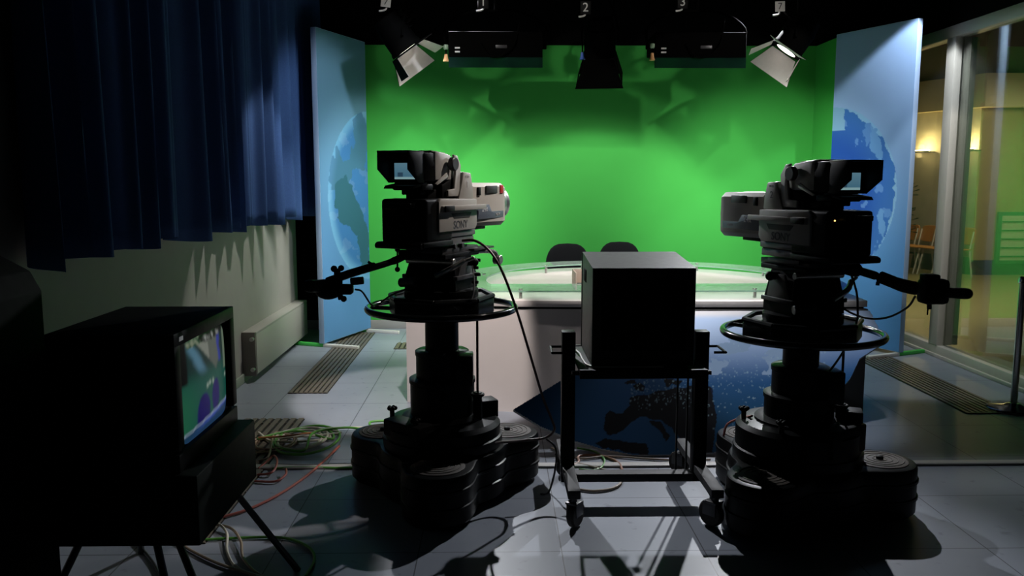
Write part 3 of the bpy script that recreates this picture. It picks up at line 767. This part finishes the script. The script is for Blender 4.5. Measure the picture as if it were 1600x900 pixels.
    link_mesh('screen', paint_grid(24, 18, lambda u, q: (-.056+.112*u, -.3135, vz0+.010+.072*q), vcol), VFSCR, V)
    obj('sun_flap', MB().prism([(-.375, vz0-.032), (-.365, vz0-.018), (-.25, vz0-.004), (-.25, vz0-.014)], -.075, .075, 'x', .001), BLACK, V)
    for s in (-1, 1):
        y = obj('yoke_arm', MB().prism([(-.105, .215), (.0, .215), (.02, .36), (-.015, .405), (-.05, .41), (-.03, .35), (-.045, .25), (-.105, .245)], s*.090, s*.104, 'x', .004), CAMGREY, t)
        obj('tilt_knob', MB().cyl((s*.10, -.075, .365), (s*.128, -.075, .365), .032), DARKG, y)
        obj('friction_lever', MB().prism([(-.235, .275), (-.22, .268), (-.12, .305), (-.13, .325)], s*.104, s*.112, 'x', .002), CAMGREY, y)
    obj('viewfinder_base', MB().box(-.06, .06, -.22, -.02, .20, .25, .01).box(-.08, .08, -.30, -.20, .245, .275, .008).box(-.05, .05, -.27, -.2, .225, .25, .006), BLACK, t)
    for x in (-.04, .0, .04): obj('control_knob', MB().cyl((x, -.30, .262), (x, -.318, .262), .010), BLACK, t)
    obj('top_cover', MB().prism([(-.20, .418), (-.08, .412), (-.07, .417), (-.20, .425)], -.07, .07, 'x', .002).box(-.02, .02, -.01, .035, .335, .375, .004), CAMGREY, t)
    return t
cL = studio_camera('studio camera with red lens tab on the pedestal by the blue curtain', (-.27, 4.12, 1.25+.005), HL, '1', 1.35)
cR = studio_camera('studio camera numbered 2 on the pedestal by the glass wall', (1.39, 3.88, 1.205+.005), HR, '2', .4)

# ------------------------------------------------------------------ monitor trolley
def trolley():
    x0, x1, yc = .34, .975, 3.98
    t = thing('monitor_trolley', 'black steel trolley on castors carrying the boxy monitor', 'trolley', ((x0+x1)/2, yc, 0))
    for x in (x0, x1):
        obj('post', MB().box(x-.032, x+.032, yc-.035, yc+.035, .10, .835, .003), BLACK, t, world=True)
        f = obj('foot_bar', MB().box(x-.028, x+.028, 3.60, 4.36, .148, .188, .003), TROLLEY, t, world=True)
        for y in (3.64, 4.32):
            CM = Matrix.Translation((x, y, 0)) @ Matrix.Rotation(R(-32 if x == x0 else 38), 4, 'Z')
            c = obj('castor', MB(CM).cyl((0, 0, .12), (0, 0, .148), .016).box(-.03, .03, -.025, .035, .112, .124, .004).box(-.026, -.021, -.02, .05, .055, .118, .002).box(.021, .026, -.02, .05, .055, .118, .002), DARKG, t, world=True)
            obj('tyre', MB(CM @ Matrix.Translation((0, .02, .062)) @ Matrix.Rotation(PI/2, 4, 'Y')).lathe([(.02, -.014), (.055, -.018), (.062, -.010), (.062, .010), (.055, .018), (.02, .014)], 32), RUBBER, c, world=True)
        s = -1 if x == x0 else 1
        obj('side_handle', MB().tube([(x+s*.03, yc-.13, .755), (x+s*.085, yc-.13, .755), (x+s*.085, yc+.02, .755), (x+s*.03, yc+.02, .755)], .006, 8, 0), BLACK, t, world=True)
    obj('cross_bar', MB().box(x0+.02, x1-.02, yc-.035, yc+.035, .10, .14, .003), TROLLEY, t, world=True)
    sh = MB().box(x0+.03, x1-.03, 3.72, 4.30, .685, .70, .003).box(x0+.03, x1-.03, 3.71, 3.73, .665, .705, .002).box(x0+.03, x1-.03, 4.29, 4.31, .665, .705, .002)
    obj('shelf', sh, BLACK, t, world=True)
    for y in (3.78, 4.22): obj('shelf_bearer', MB().box(x0, x1, y-.012, y+.012, .668, .686, .002), BLACK, t, world=True)
    for s in (-.025, .025): obj('slotted_rail', MB().box(x1-.075+s-.004, x1-.075+s+.004, yc+.03, yc+.04, .14, .60), TROLLEY, t, world=True)
    return t
trolley()

t = thing('monitor', 'boxy black tube monitor on the trolley, its blank back towards the camera', 'monitor', (.66, 3.98, .70))
xw0, xw1 = -.232, .232
def crt_layer(y, k, zt): return [(xw0*k, y, .012), (xw1*k, y, .012), (xw1*k, y, zt), (xw0*k, y, zt)]
m = MB().loft([crt_layer(-.215, .99, .452), crt_layer(-.21, 1, .456), crt_layer(.23, 1.0, .490), crt_layer(.24, .995, .490)])
CRTM = mat('dark_brown_monitor_case', (.012, .010, .007), .5, spec=.2, var=.1)
cb = obj('cabinet', m, CRTM, t, smooth=20)
for sx in (-1, 1):
    obj('side_handle', MB().box(sx*.2325-.003, sx*.2325+.003, .05, .15, .36, .42, .002), BLACKM, cb)
obj('front_bezel', MB().box(-.235, .235,   .24, .262, .012, .490, .006), BLACK, t)
obj('screen', MB().box(-.19, .19, .26, .268, .10, .42, .004), LENSDARK, t)
obj('vent_panel', MB().box(-.19, .19, -.219, -.214, .08, .40, .002), BLACKM, t)
for x in (-.2, .2):
    for y in (-.17, .19): obj('foot', MB().cyl((x, y, 0), (x, y, .014), .018), RUBBER, t)

# ------------------------------------------------------------------ television on its stand at the front
t = thing('television', 'large dark tube television lit by its own picture on a legged stand', 'television', (-1.03, 3.0, .60))
ca = MB().box(-.42, -.02, -.31, .31, .0, .458, .006)
ca.loft([[(-.42, -.27, .02), (-.42, .27, .02), (-.42, .27, .42), (-.42, -.27, .42)], [(-.62, -.18, .03), (-.62, .18, .03), (-.62, .18, .34), (-.62, -.18, .34)]])
obj('cabinet', ca, BLACK, t)
fr = MB(); A = .31; ZT = .458
fr.box(-.03, .0, -A, A, ZT-.045, ZT, .003).box(-.03, .0, -A, A, 0, .06, .003).box(-.03, .0, -A, -A+.05, .07, ZT-.04, .003).box(-.03, .0, A-.05, A, .07, ZT-.04, .003)
obj('front_bezel', fr, BLACK, t)
obj('badge', MB().box(-.001, .002, -.27, -.235, ZT-.03, ZT-.016), LETTERW, t)
def tvcol(u, v):
    w_ = .05*fbm(u*6, v*6, 4)
    c = mix((.012, .10, .075), (.020, .15, .075), sstep(.45, .05, u)*sstep(.75, .3, v))
    c = mix(c, (.008, .035, .032), sstep(.5, .72, v))
    d = abs((u-.24) - (.92-v)*.62 + w_*.5)                       # pale drape
    if .58 < v < .93: c = mix(c, (.10, .24, .34), sstep(.11, .02, d)*sstep(.55, .7, v))
    if .57+abs(u-.70)*1.0 < v < .93 and .36 < u < .80:           # pointed grey shape
        c = (.26, .28, .24) if u < .60 else (.12, .14, .12)
        if abs(u-.58) < .012: c = (.07, .08, .07)
    if .76 < u+w_ < .83 and .62 < v < .93: c = (.03, .05, .36)
    if .90 < u < .97 and .50 < v < .95: c = (.18, .24, .17)
    if ((u-.66)/.26)**2+((v-.95)/.065)**2 < 1: c = (.003, .003, .004)
    elif v > .90 and .18 < u < .62: c = (.30, .34, .24) if fbm(u*26, v*26) > .05 else (.02, .08, .04)
    if ((u-.66)/.20)**2+((v-.925)/.03)**2 < 1 and fbm(u*30, v*9, 3) > .18: c = (.4, .42, .4)
    line = .085+.085*u
    if ((u-.43)/.125)**2 + ((v-.20)/.20)**2 < 1: c = mix((.016, .010, .15), (.005, .004, .05), abs(fbm(u*20, v*20)))
    if ((u-.68)/.085)**2 + ((v-.30)/.17)**2 < 1: c = mix((.018, .010, .16), (.006, .004, .05), abs(fbm(u*20, v*20)))
    if v < line: c = mix((.015, .06, .12), (.06, .11, .48), sstep(.2, .6, u))
    if v < line-.07+.04*u: c = (.02, .06, .15)
    if abs(v-line) < .008: c = (.40, .48, .62)
    for su, sv in ((.50, .455), (.55, .47), (.62, .465), (.94, .43)):
        if math.hypot(u-su, (v-sv)*.8) < .020: c = (.40, .50, .42)
    if u < .17 and v > .58: c = (.003, .004, .004)
    return tuple(k*1.0 for k in c)
def tvsoft(u, v):
    q = [tvcol(min(1, max(0, u+a*.011)), min(1, max(0, v+b*.013))) for a in (-1, 0, 1) for b in (-1, 0, 1)]
    return tuple(.5*sum(c[k] for c in q)/9 for k in range(3))
TVSCR = attr_mat('television_picture', .35, 1.0, spec=.06)
def tvpos(u, v):
    y = -A+.05+(2*A-.10)*u; z = .055+(ZT-.10)*v
    return (-.022+.016*(1-(2*u-1)**2)*(1-(2*v-1)**2)**.5, y, z)
link_mesh('screen', paint_grid(90, 70, tvpos, tvsoft), TVSCR, t)
t = thing('television_stand', 'dark box stand on splayed metal legs beneath the large television', 'stand', (-1.03, 3.0, 0))
obj('lower_box', MB().box(-.42, .06, -.33, .33, .36, .598, .006), mat('dark_green_black_box', (.003, .006, .004), .6, spec=.1), t)
for (xa, ya, xb, yb) in ((.03, .10, .235, .24), (-.12, -.14, .16, -.42), (-.10, -.30, .04, -.46), (-.34, -.25, -.50, -.42), (-.36, .2, -.46, .42)):
    obj('leg', MB().tube([(xa, ya, .40), (xb, yb, .002)], .013, 10, 0), DARKG, t)
obj('stretcher', MB().box(-.30, .03, -.012, .012, .335, .362, .003), DARKG, t)

# equipment rack at the very edge
t = thing('equipment_rack', 'tall black equipment rack in the dark corner beside the television', 'equipment rack', (-1.66, 2.25, 0))
obj('cabinet', MB().prism([(-.26, .0), (.30, 0), (.30, 1.22), (.27, 1.28), (.16, 1.34), (.10, 1.36), (-.26, 1.33)], -.25, .30, 'y', .006), BLACKM, t)
obj('door', MB().box(-.24, .27, -.262, -.25, .08, 1.18, .004), BLACK, t)
obj('door_latch', MB().box(.205, .222, -.275, -.262, .70, .73, .003), STEEL, t)
for x in (-.2, .25):
    for y in (-.2, .25): obj('foot', MB().cyl((x, y, 0), (x, y, .02), .03), RUBBER, t)

# ------------------------------------------------------------------ luminaires
HOUS = mat('luminaire_black', (.0015, .0015, .0015), .8, spec=.02)
DOORIN = mat('barn_door_pale_inside', (.55, .50, .48), .45, var=.08)
LAMP = mat('lamp_lens', (.9, .9, .85), .3, emit=(1, .92, .85), estr=3.5)
TEAL = glass_mat('teal_gel_flap', (.10, .30, .26), .4, .05)
CUPO = mat('orange_pole_cup', (.65, .33, .14), .5)
CUPG = mat('green_grey_cup', (.22, .30, .2), .5)
CUPB = mat('blue_pole_cup', (.05, .12, .5), .5)
TAGW = mat('white_number_tag', (.6, .58, .55), .6)
BARY, BARZ, K = 7.6, 3.155, 1.086
KM = Matrix.Scale(K, 4)
tag(obj('lighting_bar', MB().cyl((-1.6, BARY, BARZ+.10), (3.8, BARY, BARZ+.10), .025).cyl((-1.2, BARY, BARZ+.1), (-1.2, BARY, 3.6), .015).cyl((3.0, BARY, BARZ+.1), (3.0, BARY, 3.6), .015), BLACK), 'horizontal black lighting bar under the dark ceiling', 'lighting bar')

def number_tag(t, s, plate, px, py, tilt=0.0):
    p = at(px, py, BARY-.10) - t.location
    M = Matrix.Translation(p) @ Matrix.Rotation(tilt, 4, 'Y') @ Matrix.Rotation(PI/2, 4, 'X')
    if plate:
        g = obj('number_tag', MB(M).box(-.042, .042, -.042, .042, -.003, 0, .001), TAGW, t)
        text('tag_lettering', s, .078, LETTER, g, M @ Matrix.Translation((0, 0, .001)))
    else:
        g = obj('number_tag', MB(M).box(-.045, .045, -.055, .055, -.004, -.001, .001), BLACK, t)
        text('tag_lettering', s, .105, TAGW, g, M)
    obj('tag_clip', MB().tube([p+Vector((-.06, 0, -.075)), p+Vector((-.02, -.0, -.07)), p+Vector((0, .02, -.05)), p+Vector((0, .06, 0))], .008, 8, 3), TAGW, g)

def fresnel(label, hx, pos, aim, num, plate, tpx, watts, doors, tint, cup, tilt=0.0, energy_angle=95, lining=None):
    t = thing('spot_luminaire', label, 'studio light', (hx, BARY, BARZ+.10), 0, 'spotlights hanging over the set')
    T = Vector(t.location); p = Vector(pos); d = (Vector(aim)-p).normalized()
    M = Matrix.Translation(p - T) @ d.to_track_quat('Y', 'Z').to_matrix().to_4x4() @ KM
    h = MB(M).loft([[(r*math.cos(2*PI*i/20), y, r*math.sin(2*PI*i/20)) for i in range(20)] for y, r in ((-.26, .07), (-.25, .10), (-.16, .115), (-.16, .12), (.0, .125), (.02, .135), (.04, .135), (.04, .12))])
    for k in range(5): h.box(-.09, .09, -.23+k*.035, -.222+k*.035, .10, .135)
    H = obj('housing', h, HOUS, t)
    obj('lens', MB(M).lathe([(.115, 0), (.08, .012), (.02, .016)], 28, Matrix.Translation((0, .03, 0)) @ Matrix.Rotation(-PI/2, 4, 'X')), LAMP, H)
    for k, (open_, L) in enumerate(doors):
        # 0 top, 1 right, 2 bottom, 3 left
        Q = M @ Matrix.Rotation(-k*PI/2 if False else k*PI/2, 4, 'Y') @ Matrix.Translation((0, .045, .128)) @ Matrix.Rotation(R(90-open_) - PI/2 if False else R(open_), 4, 'X')
        w0, w1 = .115, (.115+.35*L)
        D = obj('barn_door', MB(Q).prism([(-w0, 0), (w0, 0), (w1, L), (-w1, L)], 0, .003), HOUS, H)
        obj('door_lining', MB(Q).prism([(-w0*.98, .002), (w0*.98, .002), (w1*.98, L*.99), (-w1*.98, L*.99)], -.0015, 0), lining or DOORIN, D)
    yk = MB()
    side = (M.to_3x3() @ Vector((1, 0, 0)))
    c0 = M @ Vector((-.145, -.06, 0)); c1 = M @ Vector((.145, -.06, 0)); topz = -.16
    yk.tube([c0, c0*.6+Vector((c0.x*.4, 0, topz*.5)), Vector((-.10 if c0.x < c1.x else .10, 0, topz)), Vector((0, 0, topz)), Vector((.10 if c0.x < c1.x else -.10, 0, topz)), c1*.6+Vector((c1.x*.4, 0, topz*.5)), c1], .010, 8, 4)
    yk.cyl((0, 0, topz), (0, 0, 0), .014)
    obj('yoke', yk, HOUS, t)
    obj('hook_clamp', MB().box(-.03, .03, -.035, .035, -.045, .04, .006).cyl((.03, 0, 0), (.07, 0, 0), .008), DARKG, t)
    number_tag(t, num, plate, *tpx, tilt)
    if cup:
        cp = at(cup[0], cup[1], BARY-.05)-T
        kk = obj('pole_cup', MB().lathe([(.014, .06), (.018, .02), (.026, .0), (.022, -.002)], 16, Matrix.Translation(cp)), cup[2], t)
        obj('cup_stem', MB().cyl(cp+Vector((0, 0, .055)), cp+Vector((0, .03, .17)), .006), HOUS, kk)
    obj('power_cable', MB().tube([(.12, .02, -.02), (.15, .0, -.2), (.12, -.02, -.34), M @ Vector((.05, -.26, 0))], .006, 8, 6), HOUS, t)
    o = spot('lamp_beam', p + d*.07, p + d*2, watts, energy_angle, .35, .05, tint); 
    o.parent = t; o.matrix_parent_inverse = Matrix.Translation(-T)
    return t
DW = [(18, .20), (18, .20), (18, .20), (18, .20)]
fresnel('spotlight with lit barn doors hanging by the curtain-side globe panel', -.86, (-.80, 7.6, 2.70), (.5, 7.95, .9), '7', True, (603, 3), 60, [(32, .17), (85, .16), (8, .17), (24, .21)], (1, .93, .88), None, .12)
fresnel('black spotlight numbered 2 turned away over the desk middle', .87, (.90, 7.58, 2.66), (1.0, 8.25, 1.0), '2', False, (915, 12), 60, [(14, .2), (16, .19), (14, .22), (16, .19)], (1, .95, .92), (910, 93, CUPB), lining=HOUS)
fresnel('spotlight with lit barn doors hanging by the glass-side globe panel', 2.52, (2.56, 7.6, 2.70), (1.3, 7.9, .9), '7', True, (1219, 10), 60, [(32, .19), (24, .21), (8, .17), (85, .16)], (1, .93, .88), None, -.05)

def softbox(label, x0, x1, num, tpx, cup):
    t = thing('softlight_luminaire', label, 'studio light', ((x0+x1)/2, BARY+.1, BARZ+.10), 0, 'long softlights hanging over the set')
    w_ = (x1-x0)/2/K; T = Vector(t.location)
    h = MB(KM).prism([(-.16, -.61), (-.15, -.41), (.20, -.42), (.22, -.56)], -w_, w_, 'x', .006)
    H = obj('housing', h, HOUS, t)
    obj('gel_flap', MB(KM).prism([(-.155, -.69), (-.152, -.69), (-.152, -.605), (-.155, -.605)], -w_, w_, 'x'), TEAL, t)
    obj('maker_plate', MB(KM).box(.0, .09, -.158, -.155, -.54, -.515, .001), DARKG, t)
    for k, zz in enumerate((-.545, -.575)): obj('white_label', MB(KM).box(-w_+.05, -w_+.09, -.166, -.15, zz, zz+.012), TAGW, t)
    obj('yoke', MB(KM).tube([(-w_-.03, .03, -.5), (-w_-.03, .02, -.35), (-w_*.6, 0, -.24), (0, 0, -.22), (w_*.6, 0, -.24), (w_+.03, .02, -.35), (w_+.03, .03, -.5)], .011, 8, 4).cyl((0, -.1, 0), (0, 0, -.22), .013).cyl((-w_-.04, .03, -.5), (-w_+.01, .03, -.5), .02).cyl((w_+.04, .03, -.5), (w_-.01, .03, -.5), .02), HOUS, t)
    obj('hook_clamp', MB(KM).box(-.03, .03, -.135, -.065, -.045, .04, .006), DARKG, t)
    obj('power_cable', MB(KM).tube([(-.12, -.17, -.50), (-.05, -.175, -.60), (.05, -.175, -.60), (.15, -.17, -.5), (.2, -.1, -.3)], .006, 8, 6), HOUS, t)
    number_tag(t, num, False, *tpx)
    cp = at(cup[0], cup[1]+8, BARY-.05)-T
    kk = obj('pole_cup', MB().lathe([(.013, .06), (.018, .025), (.028, .0), (.024, -.002)], 16, Matrix.Translation(cp)), CUPO, t)
    obj('cup_top', MB().lathe([(.016, .0), (.022, .01), (.022, .035), (.018, .04)], 12, Matrix.Translation(cp+Vector((.0, .0, .10)))), CUPG, kk)
    obj('cup_stem', MB().cyl(cp+Vector((0, 0, .055)), cp+Vector((0, .0, .11)), .006), HOUS, kk)
    return t
softbox('long black softlight numbered 1 hanging on the curtain side', -.41, .40, '1', (755, 3), (697, 88))
softbox('long black softlight numbered 3 hanging on the glass-wall side', 1.37, 2.165, '3', (1067, 3), (1019, 86))

# ------------------------------------------------------------------ cables
CW = mat('white_cable', (.55, .53, .45), .5); CG = mat('green_cable', (.10, .34, .05), .5); CR = mat('red_cable', (.42, .10, .07), .5)
CB = mat('black_cable', (.012, .012, .012), .4); CP = mat('pale_brown_cable', (.32, .24, .17), .5)
def cable(name, label, pts, r, m, group='loose cables on the floor', k=8):
    return tag(obj(name, MB().tube(pts, r, 8, k), m), label, 'cable', group)
def F(px, py, z=.008): return fl(px, py, z)
def coil(cx, cy, rx, ry, turns, z, seed, zs=.004):
    rng = random.Random(seed); out = []; n = int(turns*10)
    for i in range(n):
        a = 2*PI*i/10; k = 1+.13*math.sin(i*.31+seed)
        out.append(Vector((cx+rx*k*math.cos(a)+.006*rng.uniform(-1, 1), cy+ry*k*math.sin(a)+.006*rng.uniform(-1, 1), z+zs*(i/10) + .004*rng.random())))
    return out
c0 = F(470, 688); 
cable('white_cable', 'white cable looped in a coil beside the television', [F(404, 676, .02), F(430, 690, .02)] + coil(c0.x, c0.y, .14, .20, 2.6, .010, 1, .003) + [F(465, 682, .03), F(500, 680, .02), F(532, 676, .02), F(510, 670, .02), F(560, 668, .02), F(600, 671, .02)], .0075, CW)
cable('green_cable', 'green cable coiled around the white one beside the television', [F(402, 686, .03), F(440, 676, .03), F(470, 674, .03)] + coil(c0.x+.03, c0.y-.01, .17, .25, 1.9, .014, 5, .003) + [F(490, 676, .035), F(540, 668, .03), F(580, 672, .03), F(578, 660, .03), F(604, 657, .03)], .0075, CG)
c1 = F(428, 694)
cable('pale_cable', 'pale cable bunched closest to the television', [F(402, 706, .02)] + coil(c1.x, c1.y, .12, .16, 3.4, .010, 9) + [F(420, 712, .02), F(404, 720, .01)], .006, CP)
cable('red_cable', 'red cable looping out from under the television', [F(402, 742), F(425, 738, .02), F(433, 722, .03), F(428, 712, .03), F(418, 720, .02), F(404, 732)], .006, CR)
cable('red_cable', 'thin red cable looping below the first red loop', [F(398, 752), F(430, 752, .012), F(446, 742, .02), F(447, 733, .03)], .006, CR)
cable('orange_cable', 'orange cable lying across the coiled green and white cables', [F(404, 684, .04), F(440, 682, .05), F(470, 678, .05), F(492, 676, .03)], .006, mat('orange_cable', (.40, .16, .06), .5))
cable('red_cable', 'long straight red cable from the grille to the curtain-side pedestal', [F(332, 812, .012), F(390, 795), F(445, 767), F(492, 733), F(530, 697, .03)], .007, CR, k=4)
cable('black_cable', 'black cable stretched along the floor behind the pedestal base', [F(430, 726), F(480, 727), F(560, 725), F(640, 727)], .006, CB)
cable('green_cable', 'dark green cable running along the floor to the pedestal', [F(425, 732), F(470, 730), F(530, 731), F(600, 730)], .006, CG)
for lab, pts, m in (('white cable curving out from under the television stand', [F(300, 836), F(335, 818, .02), F(354, 832, .02), F(355, 862), F(372, 888), F(420, 905)], CW),
                    ('white cable bending down beside the splayed stand leg', [F(328, 818, .02), F(360, 825, .02), F(376, 845, .02), F(380, 872), F(404, 897), F(440, 910)], CP),
                    ('pale cable running out under the television towards the camera', [F(260, 835), F(295, 858), F(340, 880), F(400, 900)], CP),
                    ('green cable looped on the floor by the stand leg', [F(220, 838), F(260, 846), F(360, 841), F(440, 840), F(482, 855), F(491, 875), F(478, 900)], CG),
                    ('dark cable drooping beneath the television', [F(190, 828), F(215, 850), F(240, 880), F(252, 905)], CB)):
    cable('floor_cable', lab, pts, .006, m)
cable('green_cable', 'green cable curled behind the trolley foot', [F(902, 700), F(930, 706), F(944, 718), F(940, 730), F(925, 735), F(905, 733)], .006, CG)
cable('orange_cable', 'orange-brown cable curved on the floor behind the trolley', [F(895, 728), F(904, 722), F(906, 712), F(940, 712), F(965, 722), F(973, 735)], .007, mat('orange_brown_cable', (.36, .17, .10), .5))
cable('pale_cable', 'pale cable making a flat loop under the trolley', [F(900, 764), F(930, 767), F(960, 762), F(971, 750), F(955, 738), F(920, 728), F(890, 722)], .007, CP)
cable('brown_cable', 'brown cable lying along the foot of the leaning globe sign', [F(862, 700), F(900, 716), F(950, 713), F(1000, 716), F(1060, 719), F(1110, 718)], .006, CP)
cable('black_cable', 'black cable from camera on the curtain side down to its pedestal base', [at(722, 376, 4.0), at(742, 376, 3.98), at(765, 392, 3.95), at(785, 425, 3.92), at(808, 487, 3.92), at(830, 560, 3.96), at(848, 620, 4.0), at(862, 655, 4.03), at(866, 672, 4.05), at(852, 684, 4.1), at(820, 688, 4.1), at(770, 692, 3.98)], .0065, mat('dark_red_cable', (.05, .018, .016), .45), 'cables on the pedestals')
cable('black_cable', 'thin black cable hanging from curtain-side base to the floor', [at(852, 684, 4.12), at(868, 700, 4.08), at(868, 730, 4.05), fl(858, 768, .008), fl(845, 772, .008)], .005, CB, 'cables on the pedestals')
cable('black_cable', 'thin black cable from pan bar grip to steering ring near the curtain', [at(555, 452, 3.5), at(566, 456, 3.52), at(580, 476, 3.62), at(590, 476, 3.7), at(610, 462, 3.8), at(634, 452, 3.9)], .004, CB, 'cables on the pedestals')
cable('black_cable', 'black cable drooping from the pan bar grip near the glass wall', [at(1430, 463, 3.36), at(1418, 480, 3.4), at(1390, 495, 3.5), at(1360, 498, 3.6), at(1330, 489, 3.68), at(1306, 474, 3.72)], .0045, CB, 'cables on the pedestals')
cable('black_cable', 'black cable dropping from the glass-side camera to its tray', [at(1316, 405, 3.72), at(1328, 425, 3.7), at(1338, 455, 3.68), at(1340, 480, 3.68), at(1338, 505, 3.7), at(1320, 545, 3.72), at(1300, 575, 3.76), at(1287, 588, 3.78)], .005, CB, 'cables on the pedestals')
cable('red_cable', 'red-brown cable arching over the glass-side pedestal base', [at(1128, 705, 4.32), at(1131, 680, 4.2), at(1136, 664, 4.1), at(1152, 655, 4.0), at(1175, 650, 3.9)], .006, CR, 'cables on the pedestals')
cable('grey_cable', 'grey loop of wire hanging from the curtain-side pan head', [at(738, 415, 3.95), at(741, 440, 3.93), at(738, 465, 3.92), at(725, 482, 3.9), at(712, 482, 3.88), at(703, 470, 3.88)], .003, mat('grey_cable', (.3, .3, .3), .4), 'cables on the pedestals')
cable('pale_cable', 'pale cable lying on the trolley shelf beside the monitor', [(.385, 4.2, .706), (.40, 4.05, .712), (.405, 3.92, .706), (.42, 3.80, .706), (.5, 3.745, .712), (.75, 3.748, .712)], .005, CW, 'cables on the trolley')

# ------------------------------------------------------------------ stanchion by the glass
t = thing('rope_stanchion', 'chrome barrier post on a round base beside the glass wall', 'barrier post', (3.50, 5.56, 0))
obj('base', MB().lathe([(.165, 0), (.165, .012), (.15, .022), (.06, .032), (.04, .045)], 40), mat('black_chrome', (.12, .12, .12), .15, .9), t)
obj('pole', MB().lathe([(.022, .03), (.022, .86), (.03, .865), (.03, .89), (.02, .91)], 24), CHROME, t)
obj('rope_end', MB().tube([(.03, -.01, .85), (.06, -.04, .80), (.08, -.06, .70)], .018, 10, 4), mat('orange_rope', (.5, .2, .1), .7), t)

# ------------------------------------------------------------------ corridor furnishings
def waiting_chair(label, loc, first=None):
    t = thing('waiting_chair', label, 'chair', loc, 0, 'orange plywood chairs along the corridor wall')
    bk = MB(); lay = []
    for y, k in ((0, .97), (.012, 1)):
        lay.append([(x*k, y+.05+.25*x*x*-1+.18*(z-.6), .64+(z-.64)*k) for x, z in [(.165*math.copysign(abs(math.cos(a))**.45, math.cos(a)), .645+.135*math.copysign(abs(math.sin(a))**.45, math.sin(a))) for a in [2*PI*i/28 for i in range(28)]]])
    bk.loft(lay); obj('backrest', bk, WOODO, t)
    obj('seat', MB().box(-.165, .165, -.40, .0, .43, .447, .006), WOODO, t)
    for s in (-1, 1):
        obj('leg', MB().tube([(s*.14, -.40, .0), (s*.14, -.28, .43)], .012, 8, 0), WHITEP, t)
        obj('leg', MB().tube([(s*.14, .06, .0), (s*.14, -.02, .43), (s*.14, .05, .72)], .012, 8, 0), WHITEP, t)
    return t
cz = R(-69.4)
wc = waiting_chair('orange plywood chair furthest along the corridor row, beside the dark plant', (7.08, 14.50, 0)); wc.rotation_euler = (0, 0, cz)
copy_thing(wc, (7.21, 14.16, 0), 'orange plywood chair second from the dark plant')
copy_thing(wc, (7.34, 13.82, 0), 'orange plywood chair third from the dark plant, half behind the pale window post')
copy_thing(wc, (7.47, 13.48, 0), 'orange plywood chair at the near end of the row, past the pale window post')
for i, (px, py, lab) in enumerate(((7.385, 14.635, 'lit wall lamp glowing above the orange chairs'), (7.695, 13.80, 'lit wall lamp half hidden behind the pale window post'))):
    p = Vector((px-.094, py-.035, 2.03))
    t = thing('wall_lamp', lab, 'wall lamp', p, cz, 'lit lamps on the corridor wall')
    obj('tray', MB().box(-.17, .17, -.06, .10, -.03, -.012, .004).box(-.17, .17, -.062, -.056, -.03, .0, .002), DARKG, t)
    obj('tube', MB().cyl((-.15, -.02, .005), (.15, -.02, .005), .014), mat('lamp_tube', (1, .9, .6), .4, emit=(1, .78, .36), estr=14), t)
    l = point('lamp_glow', (p.x-.06, p.y-.02, p.z+.06), 24, .05, (1, .75, .33)); l.parent = t; l.matrix_parent_inverse = root_matrix(t).inverted()
    l = point('lamp_glow', (p.x-.10, p.y-.04, p.z-.08), 2.5, .04, (1, .75, .33)); l.parent = t; l.matrix_parent_inverse = root_matrix(t).inverted()
p = at(1583, 372, 13.6)
t = thing('notice_board', 'green framed notice board on the corridor wall', 'notice board', p)
obj('frame', MB().box(-.26, .9, 0, .06, -.42, .42, .006), mat('green_frame', (.03, .16, .06), .5), t)
obj('sheet', MB().box(-.2, .84, -.006, .002, -.36, .36), mat('pale_board', (.45, .48, .34), .6), t)
for k in range(5): obj('shelf_strip', MB().box(-.2, .84, -.03, -.006, -.30+k*.14, -.285+k*.14), mat('green_frame', (.03, .16, .06), .5), t)
tag(obj('reflection_panel', MB().box(8.6, 12.5, 13.62, 13.66, .12, .62, .004), mat('green_reflection', (.05, .22, .08), .6)), 'added low panel standing in for a green reflection under the notice board', 'panel')  # added panel, a green reflection put into its colour
t = thing('potted_plant', 'dark leafy potted plant at the corner of the orange chair row', 'plant', (6.72, 14.0, 0))
obj('pot', MB().lathe([(.14, 0), (.18, .3), (.19, .32), (.16, .32)], 24), mat('brown_pot', (.12, .08, .05), .6), t)
obj('stem', MB().tube([(0, 0, .3), (.02, 0, .9), (-.01, .02, 1.5)], .012), mat('plant_stem', (.06, .05, .02), .7), t)
lf = MB(); rng = random.Random(2)
for i in range(46):
    a = rng.uniform(0, 2*PI); z = rng.uniform(.5, 1.55); l = rng.uniform(.14, .26)
    d = Vector((math.cos(a), math.sin(a)*.6, rng.uniform(-.1, .6))).normalized(); s = d.cross(Vector((0, 0, 1))).normalized()*.03
    o0 = Vector((0, 0, z)); lf.loft([[o0, o0+s*.1, o0-s*.1], [o0+d*l*.5+s, o0+d*l*.5-s, o0+d*l*.5+Vector((0, 0, .006))], [o0+d*l+s*.05, o0+d*l-s*.05, o0+d*l+Vector((0, 0, -.02))]])
obj('leaves', lf, mat('dark_leaf', (.012, .03, .01), .6), t)
